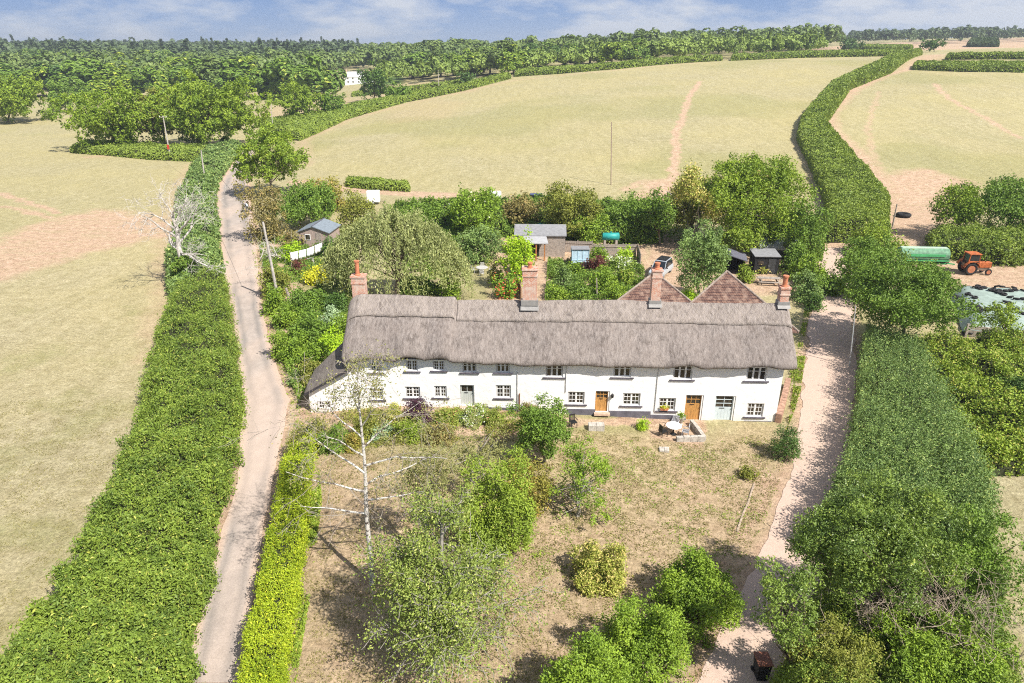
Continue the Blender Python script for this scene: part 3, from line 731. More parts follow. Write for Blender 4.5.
def door(r, kind):
    x0, x1, z0, z1 = r; y = .14; m = {'oak': OAK, 'sage': PALEG, 'blue': BLUEG}[kind]; w_ = x1-x0; rev = .24 if kind != 'sage' else .12
    xa, xb = x0+.03, x1-rev*.55
    b = MB(); nb = 5; gl = z0+(z1-z0)*(.60 if kind != 'blue' else .50)
    for i in range(nb):
        u0 = xa+.06+(xb-xa-.12)*i/nb; u1 = xa+.06+(xb-xa-.12)*(i+1)/nb; b.box(u0+.004, u1-.004, y, y+.045, z0+.02, gl)
    b.box(xa, xa+.06, y-.01, y+.05, z0, z1-.06); b.box(xb-.06, xb, y-.01, y+.05, z0, z1-.06); b.box(xa, xb, y-.01, y+.05, z1-.06, z1-.005)
    b.box(xa+.06, xb-.06, y-.005, y+.045, gl, gl+.07)
    cols = 3 if kind == 'oak' else 2; rows = 2 if kind == 'oak' else (3 if kind == 'blue' else 1)
    for i in range(1, cols):
        u = xa+.06+(xb-xa-.12)*i/cols; b.box(u-.02, u+.02, y, y+.04, gl+.07, z1-.06)
    for j in range(1, rows):
        v = gl+.07+(z1-.06-gl-.07)*j/rows; b.box(xa+.06, xb-.06, y+.002, y+.038, v-.02, v+.02)
    d = b.build('door', m, house); MB().box(xa+.06, xb-.06, y+.041, y+.044, gl+.07, z1-.06).build('pane', GLASS, d)
    MB().box(xa+.25*w_, xa+.5*w_, y-.03, y-.003, gl-.03, gl+.02).build('letter_plate', IRON, d); MB().tube([(xb-.10, y-.07, z0+1.0), (xb-.10, y, z0+1.0)], .025, 8).build('handle', IRON, d)
    MB().box(xb, x1-.004, y-.09, y+.03, z0, z1-.004).build('door_jamb', FRAME if kind != 'sage' else PALEG, d)
    MB().box(x0-.06, x1+.06, -.35, .10, z0-.16, z0-.004).build('step', mat('sandstone', (.50, .37, .28), .9, .2, 5, .3), d)
for r, k, n in OPEN[17:]: door(r, k)
# plinths painted dark grey
for p0, p1 in (((478,407),(517.5,412.3)), ((567,408.6),(595,415)), ((609.5,410.5),(650,418.8)), ((650.5,414.5),(685.5,420.5)), ((744,420.5),(771,423))):
    x0, z1 = wallp(*p0); x1, z0 = wallp(*p1); MB().box(x0, x1, -.06, -.003, z0-.5, z1).build('plinth', PLINTH, house, .01)
# downpipes, lamp
for px, y0, y1 in ((517.5,372,408),(566.5,366,392),(658.5,368,411)):
    x0, z1 = wallp(px, y0); _, z0 = wallp(px, y1); MB().tube([(x0, -.05, z0), (x0, -.05, z1)], .028, 6).build('downpipe', mat('grey_pipe', (.55, .54, .53), .6), house)
x0, z0 = wallp(519.5, 397); MB().tube([(x0, -.12, z0-1.0), (x0, -.12, z0+.35)], .05, 6).build('rusty_pipe', mat('rust', (.22, .09, .05), .9), house)
x0, z0 = wallp(612.3, 395); lm = MB(); lm.lathe((x0, -.12, z0-.18), [(.05, 0), (.10, .05), (.11, .26), (.03, .36)], 8); lm.box(x0-.03, x0+.03, -.09, -.003, z0, z0+.1); lm.build('wall_lamp', IRON, house)

# thatch: a lofted blanket with soft eaves
def roofgrid(nx=420):
    xe0, xe1 = XL-.35, XR+.80
    xs = np.linspace(xe0, xe1, nx)
    # profile points: (y, z, is_eave weight)
    prof = [(.02, 4.22, 1), (-.30, 4.20, 1), (-.52, 4.24, 1), (-.62, 4.36, 1), (-.60, 4.52, 1), (-.50, 4.70, 1)]
    for k in range(1, 15):
        f = k/15; prof.append((-.50+(RY-.28+.50)*f, 4.70+(8.12-4.70)*f + .10*math.sin(math.pi*f), 1-f))
    prof += [(RY-.28, 8.16, 0), (RY-.13, 8.30, 0), (RY, 8.36, 0), (RY+.13, 8.30, 0), (RY+.3, 8.14, 0)]
    for k in range(1, 9):
        f = k/8; prof.append((RY+.3+(HB+.5-RY-.3)*f, 8.14+(4.6-8.14)*f, 0))
    prof += [(HB+.5, 4.3, 0), (HB, 4.2, 0)]
    P = np.array(prof); m = len(P)
    X = np.repeat(xs[:, None], m, 1); Y = np.repeat(P[None, :, 0], nx, 0).copy(); Z = np.repeat(P[None, :, 1], nx, 0).copy(); Wt = np.repeat(P[None, :, 2], nx, 0)
    de = (eave(xs)-EAVE)[:, None]*np.clip(Wt, 0, 1)**1.5; Z += de; Z += EUP*np.clip(Wt, 0, 1)
    left = np.clip((-8.15-xs)/.22, 0, 1)[:, None]; Z += .20*left*np.clip((P[:, 1]-4.5)/.8, 0, 1)[None]     # the left half was thatched a little thicker
    sag = .07*np.sin(xs*.33+.6)[:, None]*np.clip((P[:, 1]-4.5)/4, 0, 1)[None]; Z += sag
    Z += (fbm(X*1.3, (Y+Z)*.9, 3)-.5)*.13; Y += (fbm(X*1.6, (Y+Z)*.8, 8)-.5)*.08
    # rounded ends
    for end, sgn, rr in ((xe0, 1, 1.25), (xe1, -1, .75)):
        d = (xs-end)*sgn; f = np.clip(d/rr, 0, 1); drop = (1-np.sqrt(1-(1-f)**2))[:, None]
        hgt = np.clip((P[:, 1]-4.3)/4, 0, 1)[None]
        Z -= drop*rr*.95*hgt; 
        Y += drop*(RY-Y)*.10
    return xs, X, Y, Z
xs, RX, RYY, RZ = roofgrid()
def gridmesh(name, X, Y, Z, mats, parent, closed_ends=False, off=0):
    n, m = X.shape; V = np.stack([X.ravel(), Y.ravel(), Z.ravel()], 1)
    a = (np.arange(n-1)[:, None]*m+np.arange(m-1)).ravel(); idx = list(np.stack([a, a+m, a+m+1, a+1], 1).ravel()); cnt = [4]*len(a)
    if closed_ends:
        idx += list(range(m)); cnt.append(m); idx += [(n-1)*m+k for k in range(m)][::-1]; cnt.append(m)
    me = npmesh(name, V, cnt, idx, smooth=True)
    return link(name, me, parent, mats)
roof = gridmesh('thatched_roof', RX, RYY, RZ, [THATCH], house, True)
# block ridge, cut a little below the top on both slopes, in two lengths
def ridgecap(xa, xb, thick, k0, k1):
    s = (xs >= xa) & (xs <= xb); X = RX[s][:, k0:k1].copy(); Y = RYY[s][:, k0:k1].copy(); Z = RZ[s][:, k0:k1].copy()
    n, m = X.shape; yc = (Y-RY); tt = np.clip(np.abs(yc)/.35, 0, 1)
    Y2 = Y+np.sign(yc)*thick*.72*tt; Z2 = Z+thick*(1-.35*tt)
    edge = (fbm(xs[s]*3, xs[s]*0, 6)-.5)*.10; Z2[:, 0] += edge; 
    Xf = np.concatenate([X[:, :1], X, X[:, -1:]], 1); Yf = np.concatenate([Y[:, :1]+.02, Y2, Y[:, -1:]-.02], 1); Zf = np.concatenate([Z[:, :1]-.02, Z2, Z[:, -1:]-.02], 1)
    gridmesh('ridge', Xf, Yf, Zf, [RIDGE], roof, True)
K0 = 5+10; K1 = K0+14
ridgecap(XL-.30, -8.2, .10, K0, K1); ridgecap(-8.16, XR+.78, .07, K0, K1)

# chimneys
def chimney(px0, px1, ytop, yl, hz0, pots, flash=True, lean=0):
    xa, zt = wallp(px0, ytop, yl-.4); xb, _ = wallp(px1, ytop, yl-.4); w_ = xb-xa; d_ = max(.62, min(w_, .9)); y0 = yl-d_/2; y1 = yl+d_/2
    b = MB(); b.box(xa+.05, xb-.05, y0+.05, y1-.05, hz0, zt-.62); b.box(xa, xb, y0, y1, zt-.62, zt-.50); b.box(xa+.04, xb-.04, y0+.04, y1-.04, zt-.50, zt-.13); b.box(xa-.02, xb+.02, y0-.02, y1+.02, zt-.13, zt)
    st = b.build('chimney', BRICK, roof, .008)
    for (fx, fr, fh) in pots:
        MB().lathe((xa+w_*fx, yl, zt-.02), [(fr*1.15, 0), (fr*1.15, .08), (fr*.85, .12), (fr*.85, fh-.12), (fr*1.1, fh-.1), (fr*1.1, fh), (fr*.8, fh)], 14).build('chimney_pot', TERRA, st, smooth=False)
    if flash:
        # lead apron lying on the thatch round the stack
        f = MB(); zs = lambda y: 5.02+(8.22-5.02)*((y+.5)/(RY-.28+.5))+.28
        ya = y0-.22; f.add([(xa-.09, ya, zs(ya)), (xb+.09, ya, zs(ya)), (xb+.09, y0+.1, zs(y0)+.08), (xa-.09, y0+.1, zs(y0)+.08)], [(0, 1, 2, 3)])
        f.box(xa-.02, xb+.02, y0+.02, y1-.02, zs(y0)-.2, zs(y0)+.22)
        f.box(xa-.05, xb+.05, y0-.02, yl, 8.2, 8.63)
        f.build('flashing', LEAD, st)
    return st
chimney(522, 538, 269, 2.75, 7.0, [(.5, .17, .42)])
chimney(652.7, 663.5, 270.5, 2.95, 7.0, [(.5, .19, .50)])
chimney(781.6, 792, 288, 2.95, 7.2, [(.45, .20, .85)])
chimney(350, 364.3, 276.5, 3.7, 2.0, [(.45, .19, 1.15)], False)

# low lean-to at the left gable with its own thatch
def lean_to():
    A0 = (-19.25, .02); z = lambda px, py: wallp(px, py)[1]
    xl = wallp(309, 397)[0]; zl = z(306, 396); xr = XL-.004; zr = z(352, 372)
    b = MB(); Yb = 4.6
    rw = rect((317.7, 332.0, 400.0, 408.5))
    b.box(xl, xr, .02, Yb, -1.0, zl+.14)
    b.add([(xl, .02, zl+.14), (xr, .02, zl+.14), (xr, .02, zr+.34), (xr, Yb, zr+.2), (xl, Yb, zl+.14)], [(0, 1, 2), (1, 3, 2), (4, 3, 1, 0)])
    lo = b.build('lean_to_wall', WALL, house)
    window(rw, 2, lo, yin=-.03, bars=1, sill=False)
    nb_ = MB().bar((xl-.2, -.34, zl+.28), (xr+.1, -.34, zr+.30), .05, .16).build('verge_board', mat('dark_verge_board', (.05, .045, .05), .8), house)
    # roof: one steep plane up to a ridge that climbs from the outer corner to the gable
    n = 26; top = []; bot = []
    e0 = Vector((xl-.22, -.30, zl+.42)); e1 = Vector((xr+.25, -.30, zr+.42)); r0 = Vector((xl+.1, 1.6, zl+1.35)); r1 = Vector((xr+.1, 2.6, zr+2.2)); k0 = Vector((xl-.35, Yb+.3, zl+.1)); k1 = Vector((xr+.1, Yb+.3, zr+.2))
    X = []; 
    prof = [('b', 0)]
    g = []
    for i in range(n):
        u = i/(n-1); E = e0.lerp(e1, u); R_ = r0.lerp(r1, u); K = k0.lerp(k1, u); row = []
        row += [E+Vector((0, .3, -.16)), E+Vector((0, 0, -.16)), E+Vector((0, -.04, 0))]
        for q in range(1, 8): row.append(E.lerp(R_, q/8)+Vector((0, 0, .16*math.sin(math.pi*q/8))))
        row += [R_+Vector((0, -.1, .08)), R_+Vector((0, .1, .08))]
        for q in range(1, 6): row.append(R_.lerp(K, q/5))
        row.append(K+Vector((0, 0, -.3))); g.append(row)
    g = np.array([[tuple(p) for p in r] for r in g]); g[:, :, 2] += (fbm(g[:, :, 0]*1.5, g[:, :, 1]*1.5, 4)-.5)*.12
    gridmesh('lean_to_roof', g[:, :, 0], g[:, :, 1], g[:, :, 2], [OLDTH], house, True)
lean_to()
# the two rear wings under clay tiles
def tilemat():
    m = bpy.data.materials.new('clay_roof_tiles'); t = nt(m); v = mapping(t); s = node(t, 'ShaderNodeSeparateXYZ'); t.links.new(v, s.inputs[0])
    cb = node(t, 'ShaderNodeCombineXYZ'); t.links.new(math_(t, 'ADD', s.outputs[0], s.outputs[1]), cb.inputs[0]); t.links.new(s.outputs[2], cb.inputs[1])
    br = node(t, 'ShaderNodeTexBrick'); t.links.new(cb.outputs[0], br.inputs['Vector'])
    for k, x in (('Color1', (.20, .115, .085, 1)), ('Color2', (.12, .07, .058, 1)), ('Mortar', (.05, .03, .03, 1)), ('Scale', 1.), ('Mortar Size', .02), ('Brick Width', .19), ('Row Height', .16)): br.inputs[k].default_value = x
    c = mixc(t, math_(t, 'MULTIPLY', ramp(t, noise(t, v, 2.5, 4), .45, .7), .6), br.outputs['Color'], (.38, .27, .21))
    finish(t, c, .9, bump(t, br.outputs['Fac'], -.6, .04), spec=.1); return m
TILE = tilemat(); MOSS = mat('mossy_ridge_tiles', (.30, .24, .20), .9, .3, 6, .3)
# gable-fronted towards the thatch: the visible triangle
def wing2(pl, pa, pr, yn, yf):
    """pyramid-like tiled roof: near eave hidden behind the thatch, apex seen above it"""
    xa, za = wallp(pa[0], pa[1], yf); xl, zl = wallp(pl[0], pl[1], yn); xr, zr = wallp(pr[0], pr[1], yn)
    # extend the two hips down from the apex through the seen points to eave height
    ze = 5.3; kl = (za-ze)/(za-zl); kr = (za-ze)/(za-zr)
    L = (xa+(xl-xa)*kl, yf+(yn-yf)*kl, ze); R_ = (xa+(xr-xa)*kr, yf+(yn-yf)*kr, ze); yb = 2*yf-min(L[1], R_[1])
    yb = yf+1.3; LB = (xa-1.1, yb, ze); RB = (xa+1.1, yb, ze); Ap = (xa, yf, za)
    w_ = MB(); w_.box(xa-1.0, xa+1.0, HB+.01, yb-.1, -.3, ze-.02); w_.build('rear_wing_wall', BRICK, house)
    r = MB(); dn_ = lambda p: (p[0], p[1], p[2]-.14)
    r.add([L, R_, Ap], [(0, 1, 2)]); r.add([R_, RB, Ap], [(0, 1, 2)]); r.add([RB, LB, Ap], [(0, 1, 2)]); r.add([LB, L, Ap], [(0, 1, 2)])
    for p, q in ((L, R_), (R_, RB), (RB, LB), (LB, L)): r.add([dn_(p), dn_(q), q, p], [(0, 1, 2, 3)])
    r.add([dn_(L), dn_(LB), dn_(RB), dn_(R_)], [(0, 1, 2, 3)])
    ro = r.build('tiled_roof', TILE, house)
    t_ = MB()
    for p in (L, R_, LB, RB): t_.tube([Ap, p], .09, 8)
    t_.build('ridge_tiles', MOSS, ro)
wing2((622,297),(655,272),(700,309),7.2,9.4)
wing2((694,300),(727,271),(762,300.5),7.2,9.4)
# ================================================================== leaf colours
LM = {
 'wild': leafmat('wild_hedge_leaves', (.055, .098, .022), (.175, .245, .05), (.28, .30, .09), .05),
 'spiky': leafmat('grey_green_shoots', (.055, .10, .045), (.18, .265, .105), (.29, .34, .15), .06),
 'privet': leafmat('yellow_green_clipped', (.105, .165, .012), (.29, .365, .03), (.5, .5, .06), .05),
 'bright': leafmat('bright_green_leaves', (.065, .125, .02), (.20, .29, .04), (.30, .35, .08), .05),
 'lime': leafmat('lime_conifer', (.13, .24, .015), (.30, .42, .03)),
 'mid': leafmat('mid_green_leaves', (.05, .095, .022), (.145, .235, .045), (.27, .31, .08), .05),
 'grey': leafmat('grey_green_leaves', (.08, .12, .035), (.21, .27, .08), (.30, .33, .14), .08),
 'dark': leafmat('dark_green_leaves', (.028, .062, .02), (.085, .155, .04), (.2, .24, .08), .03),
 'olive': leafmat('olive_leaves', (.085, .10, .025), (.21, .235, .06), (.32, .28, .11), .08),
 'silver': leafmat('silver_willow_leaves', (.12, .145, .075), (.26, .30, .165), (.34, .36, .24), .10),
 'brown': leafmat('scorched_leaves', (.10, .095, .045), (.23, .20, .10), (.27, .20, .12), .2),
 'orange': leafmat('rust_tipped_leaves', (.12, .12, .035), (.24, .23, .06), (.30, .19, .08), .22),
 'cream': leafmat('cream_green_leaves', (.14, .17, .04), (.30, .33, .10), (.44, .37, .20), .35),
 'yellow': leafmat('golden_leaves', (.26, .28, .02), (.52, .50, .05)),
 'purple': leafmat('purple_leaves', (.030, .012, .032), (.075, .035, .075)),
 'maroon': leafmat('maroon_leaves', (.05, .018, .025), (.15, .055, .06)),
 'bramble': leafmat('bramble_leaves', (.08, .13, .022), (.22, .30, .05), (.30, .28, .10), .10),
 'oak': leafmat('oak_leaves', (.06, .115, .016), (.20, .275, .04), (.30, .34, .07), .06, clump=.25),
 'far': leafmat('far_wood_leaves', (.055, .095, .035), (.13, .18, .065), clump=.05),
 'farlight': leafmat('far_plantation_leaves', (.09, .14, .04), (.19, .26, .08), clump=.05),
 'fardark': leafmat('far_conifer_leaves', (.035, .058, .034), (.08, .12, .06), clump=.03),
 'farhedge': leafmat('field_hedge_leaves', (.075, .12, .028), (.20, .265, .06), clump=.35),
 'elder': leafmat('elder_leaves_and_flowers', (.07, .13, .02), (.20, .30, .045), (.72, .72, .62), .07),
 'pinkfl': leafmat('rose_leaves_and_pink_flowers', (.09, .14, .03), (.25, .29, .08), (.72, .22, .22), .16),
 'redfl': leafmat('hydrangea_red_flowers', (.07, .15, .02), (.2, .32, .05), (.75, .07, .08), .30),
 'whitefl': leafmat('white_flowering_leaves', (.10, .16, .04), (.25, .33, .10), (.78, .77, .72), .3),
 'blue': leafmat('blue_grey_leaves', (.13, .20, .15), (.30, .40, .34)),
 'birch': leafmat('thin_birch_leaves', (.10, .11, .05), (.20, .21, .11), (.25, .22, .13), .15),
 'holly': leafmat('holly_leaves', (.045, .085, .028), (.165, .235, .06), (.30, .34, .11), .12, rough=.4),
}
Gp = lambda pts: [at(x, y) for x, y in pts]
# ================================================================== hedges near
hedge('hedgerow', 'very wide unclipped green hedgerow between the left field and the lane in the foreground',
      [at(x, y, 1.9) for x, y in ((-95,760),(0,657),(25,628),(70,574),(89,520),(112,466),(137,425),(141,400),(150,366),(163,313),(172,290))],
      Gp([(150,760),(183,683),(195,640),(207,574),(222,520),(235,470),(241,425),(240,400),(236,366),(229,313),(224,285)]), 2.3, LM['wild'], 1, bumpy=.62, shoots=.45, shoot_len=.6, dens=1.3, bs=1.15)
hedge('hedgerow', 'narrower stretch of wild hedgerow on the lane bank by the dead tree',
      [at(x, y, 1.8) for x, y in ((172,290),(166,262),(173,240),(176,210),(179,194),(190,168),(205,149),(222,140))],
      Gp([(224,285),(221,262),(218,240),(215,210),(215,194),(221,178),(230,166),(243,150)]), 2.2, LM['spiky'], 2, bumpy=.6, shoots=.4, shoot_len=.6)
hedge('clipped_hedge', 'clipped bright yellow green hedge between the lane and the front garden',
      [at(x, y, 1.5) for x, y in ((232,760),(239,683),(248,632),(261,578),(269,537),(281.6,483),(285,452))],
      Gp([(276,760),(285,683),(292,640),(303,574),(308,524),(312,470),(317,447)]), 1.75, LM['privet'], 3, box_=.32, bumpy=.2, asp=.38, dens=1.2, rough=.12)
hedge('clipped_hedge', 'dull olive end of the clipped hedge, browned along its top beside the lean-to',
      [at(x, y, 1.5) for x, y in ((285,452),(290,440),(305,428))], Gp([(317,447),(320,440),(330,432)]), 1.7, LM['olive'], 31, box_=.4, bumpy=.2, asp=.35)
hedge('hedgerow', 'broad grey green hedge of upright shoots along the right side of the farm track',
      [at(x, y, .1) for x, y in ((822,560),(828,520),(842,490),(851,455),(860,413),(862,370),(866,338))],
      [at(x, y, .9) for x, y in ((985,560),(982,520),(975,490),(962,455),(945,413),(925,380),(905,345))], 2.15, LM['spiky'], 4, bumpy=.34, shoots=.85, shoot_len=1.5, sprig=False, dens=1.35, bs=1.6, asp=.42, box_=.38)
hedge('bramble_bank', 'yellowish green bramble thicket sloping below the silage clamp wall',
      [at(x, y, .5) for x, y in ((985,470),(958,430),(940,395),(915,365),(890,340))],
      [at(x, y, .5) for x, y in ((1150,470),(1120,430),(1100,395),(1075,360),(1060,348))], 1.5, LM['bramble'], 5, bumpy=.75, dens=1.0, bs=2.0, cat='brambles', asp=.7)
# 
hedge('thicket', 'dense mixed green thicket filling the bottom right corner between track and field', Gp([(775,760),(785,690),(805,640),(822,590),(838,555)]), [at(x, y, 1.) for x, y in ((1045,760),(1015,690),(997,640),(985,590),(970,545))], 2.4, LM['wild'], 6, bumpy=.7, shoots=.3, bs=2.5, dens=1.1)
# lumps of the right foreground mass
R_ = [('holly_bush', 'large dark glossy holly bush beside the farm track', 'bush', (800,478,905,605), 'holly', 3.9),
]
tree('broadleaf_tree', 'dense glossy green tree hanging over the bend of the farm track', 'tree', (880,640), (800,478,955,640), LM['holly'], 21, dens=1.25, nb=90, br=.24, dr=1.0, layers=1.6)
tree('broadleaf_tree', 'bushy green tree at the right edge of the foreground thicket', 'tree', (972,640), (925,500,1018,670), LM['mid'], 22, dens=1.2, nb=70, br=.26)
bush('thicket_bush', 'light green scrub at the bottom right corner below the dead twigs', 'bush', (850,610,1010,760), LM['bright'], 23, hmin=2, dens=1.0, nb=70, br=.25)
bush('thicket_bush', 'pale leaved scrub in front of the dead twigs at the picture foot', 'bush', (775,618,880,745), LM['olive'], 24, hmin=2, dens=.8, nb=50, br=.25)
tree('young_tree', 'small leafy tree reaching out over the farm track', 'tree', (800,690), (752,560,822,660), LM['holly'], 25, dens=.8, nb=34, br=.28)
tree('young_tree', 'dark green sapling leaning over the shaded track edge', 'tree', (830,600), (800,525,850,585), LM['mid'], 26, dens=.7, nb=26, br=.3)
# ------------------------------------------------ front garden
bush('evergreen_shrub', 'tall tiered yellow green shrub in the middle of the front lawn', 'shrub', (466,443,534,563), LM['privet' if 0 else 'bramble'], 31, dens=1.3, nb=46, br=.30, back=.5)
bush('rusty_shrub', 'orange brown shrub behind the tall tiered one', 'shrub', (505,452,553,520), LM['orange'], 32, dens=.8)
tree('rounded_tree', 'small round dense green tree on short stems near the cottage front', 'tree', (545,463), (514,402,571,457), LM['mid'], 33, dens=1.8, nb=50, br=.32, dr=1.)
tree('apple_tree', 'loose open small fruit tree with pale green leaves on the lawn', 'tree', (577,516), (550,446,624,526), LM['bright'], 34, dens=.42, nb=44, br=.24, bark=BARKP)
bush('round_bush', 'round cream and yellow green bush alone on the dry lawn', 'bush', (569,542,631,598), LM['cream'], 35, dens=1.3, nb=60, br=.24)
bush('broad_shrub', 'bright green shrub nearest the track in the front garden', 'shrub', (648,549,738,640), LM['bright'], 36, dens=1.2, nb=60, br=.27)
bush('broad_shrub', 'middle shrub of the bright green group at the bottom of the front garden', 'shrub', (598,585,690,700), LM['bright'], 371, dens=1.2, nb=60, br=.25)
bush('broad_shrub', 'broad bright green shrub cut by the bottom edge of the picture', 'shrub', (535,618,640,760), LM['bright'], 37, dens=1.2, nb=80, br=.24)
bush('juniper', 'squat dark green juniper at the corner of the lawn and track', 'shrub', (771,422,799,464), LM['dark'], 38, dens=1.3, asp=.3)
bush('low_shrub', 'small grey green tuft on the bank by the stone edging', 'shrub', (741,468,757,481), LM['olive'], 39)
# loose tree at the bottom, two stems
def twiggy_tree(label, base, stems, n, m, S, seed, sd=.28, zlo=1.2):
    rng = np.random.default_rng(seed); b = at(*base); root = thing('broadleaf_tree', label, 'tree', tuple(b)); mb = MB(); ends = []
    for (dx, dy, hh, r) in stems:
        top = Vector((dx, dy, hh)); mb.tube([(0, 0, -.1), tuple(top*.35+Vector((.1, 0, 0))), tuple(top*.7), tuple(top)], [r, r*.8, r*.55, r*.15], 8)
        for k in range(15):
            f = .22+.76*(k+rng.random())/15; a = rng.random()*6.28; L = (2.9*(1-f)+.9)*(.7+.5*rng.random())
            bare_limbs(mb, tuple(top*f), (math.cos(a), math.sin(a), .45), L, r*.34, rng, 0, 2, .03, ends, 4, .45, 0, .014)
    mb.build('trunk', mat('pale_grey_bark', (.30, .275, .24), .9, .3, 6, .3, 14), root)
    E = np.array([tuple(e) for e in ends]); E = E[E[:, 2] > zlo]; k = rng.integers(0, len(E), n); P = E[k]+rng.normal(size=(n, 3))*sd
    link('crown', leafmesh('crown', P, rng.normal(size=P.shape)+np.array([0, 0, .5]), S*(.7+.6*rng.random(n)), rng, .6), root, [m])
# silver birch with bare white trunk
BIRCHB = bpy.data.materials.new('white_birch_bark'); t = nt(BIRCHB); v = mapping(t, (1, 1, 2.5))
finish(t, mixc(t, ramp(t, noise(t, v, 3.5, 4), .52, .60), (.55, .52, .48), (.10, .08, .07)), .8, bump(t, noise(t, v, 9, 3), .3, .02))
M2 = 0
def bare_limbs(mb, s, d, L, r, rng, depth_=0, maxd=3, droop=0., ends=None, n0=3, twist=.35, m=0, rmin=.008):
    pts = [Vector(s)]; d = Vector(d).normalized(); seg = 5
    for i in range(seg):
        d = (d + Vector(rng.normal(size=3))*twist*.35 + Vector((0, 0, -droop))*.3).normalized(); pts.append(pts[-1]+d*L/seg)
    mb.tube(pts, [max(r*(1-.16*i), rmin) for i in range(seg+1)], 6 if depth_ == 0 else 4, m if depth_ == 0 else m+M2, cap=False)
    if ends is not None and depth_ >= 1: ends += pts[2:]
    if depth_ < maxd:
        for q in range(n0 + (depth_ == 0)):
            i = int(rng.integers(1, seg+1)); a = Vector(rng.normal(size=3)).normalized()
            bare_limbs(mb, pts[i], (d*.75+a*.85), L*(.42+.25*rng.random()), r*(1-.16*i)*.62, rng, depth_+1, maxd, droop, ends, n0, twist, m, rmin)
def birch():
    global M2; M2 = 1
    rng = np.random.default_rng(5); b = at(372, 585); root = thing('birch_tree', 'tall thin silver birch with bare white trunk and leggy branches left of the lawn', 'tree', tuple(b))
    mb = MB(); Hh = 12.6; pts = [(.03*math.sin(z), .05*math.cos(z*.9), z) for z in np.linspace(-.1, Hh, 14)]
    pts = [(p[0]+.03*p[2], p[1], p[2]) for p in pts]
    mb.tube(pts, [.155*(1-.066*i) for i in range(14)], 10)
    ends = []
    def br(z, dirx, diry, dz, L, r):
        bare_limbs(mb, (pts[0][0]+.03*z, 0, z), (dirx, diry, dz), L, r, rng, 0, 3, .12, ends, 3)
    for z, dx, dy, dz, L, r in ((4.6,-1,.1,.25,3.4,.06),(5.4,1,-.2,.45,3.0,.06),(5.9,-1,-.3,.1,4.0,.06),(6.3,.9,.5,.6,3.8,.06),(7.0,-.8,.5,.7,3.6,.06),(7.4,1,-.1,.75,4.4,.06),(8.0,-.6,-.6,.9,3.2,.05),
                                (8.4,.9,.3,.9,3.6,.05),(9.0,-.9,.2,1.0,3.0,.045),(9.6,.7,-.4,1.2,2.8,.04),(10.2,-.5,.4,1.3,2.4,.035),(10.8,.4,.2,1.5,2.0,.03),(11.4,-.3,-.1,1.6,1.6,.03)):
        br(z, dx, dy, dz, L, r)
    mb.build('trunk', [BIRCHB, mat('grey_birch_twigs', (.30, .26, .22), .9, .2, 5)], root); M2 = 0
    E = np.array([tuple(e) for e in ends]); E = E[E[:, 2] > 6.5]
    E = E[(E[:, 0] > -2.6) & (E[:, 2] < 13)]; k = rng.integers(0, len(E), 3600); P = E[k] + rng.normal(size=(3600, 3))*np.array([.16, .16, .26]) - np.array([0, 0, .18])
    link('foliage', leafmesh('foliage', P, rng.normal(size=P.shape), .085, rng, .7), root, [LM['birch']])
birch()
twiggy_tree('large open tree with grey twigs and small green leaves at the bottom centre', (438,672), [(.5,.8,8.9,.17),(-.9,.6,7.0,.14),(-.2,-.9,6.2,.12),(1.0,-.5,6.2,.11)], 34000, LM['grey'], .095, 41, .24)
def thin_tree(name, label, base, box, m, seed, dens, nb):
    return tree(name, label, 'tree', base, box, m, seed, nb=nb, br=.17, dens=dens, inner=.15, S=.10, flat=1.3, tr=.09, bark=BARKP)
thin_tree('thin_tree', 'thin brownish see-through tree between the birch and the tall tiered shrub', (430,560), (380,418,480,545), LM['birch'], 43, .20, 110)
thin_tree('thin_tree', 'feathery drooping sapling in front of the cottage flower bed', (470,505), (432,415,520,500), LM['birch'], 44, .16, 80)
# flower bed along the cottage
for i, (bx, k, nm, lb) in enumerate([
  ((318,425,350,455),'mid','garden_shrub','dark green shrub at the foot of the lean-to'),
  ((352,408,382,440),'olive','garden_shrub','olive shrub below the leftmost ground floor window'),
  ((384,402,408,432),'cream','garden_shrub','yellowish shrub beside the purple one'),
  ((403,396,431,432),'purple','smoke_bush','deep purple smoke bush against the white wall'),
  ((368,424,395,442),'blue','low_plant','low blue grey plant at the front of the flower bed'),
  ((392,420,425,446),'bramble','garden_shrub','leafy yellow green clump at the front of the flower bed'),
  ((430,407,462,432),'pinkfl','rose_bush','rose bush with pink and red blooms left of the pale door'),
  ((458,408,492,430),'whitefl','rose_bush','bush with white and pink blooms in front of the pale door'),
  ((484,408,505,428),'pinkfl','rose_bush','rose bush with coral blooms right of the pale door'),
  ((425,424,455,448),'brown','garden_shrub','dry brownish shrub in the middle of the flower bed'),
  ((520,400,538,418),'brown','garden_shrub','reddish shrub by the rusty pipe on the cottage wall'),
  ((548,400,566,412),'whitefl','garden_shrub','white speckled shrub peeping over the small round tree'),
  ((343,432,362,452),'orange','garden_shrub','terracotta tinted plant near the clipped hedge end')]):
    bush(nm, lb, 'shrub', bx, LM[k], 60+i, S=.10, dens=1.1, nb=30)
bush('low_plant', 'small vivid green plant at the edge of the stone path', 'plant', (637,417,649,431), LM['lime'], 79, S=.09, hmin=.25)
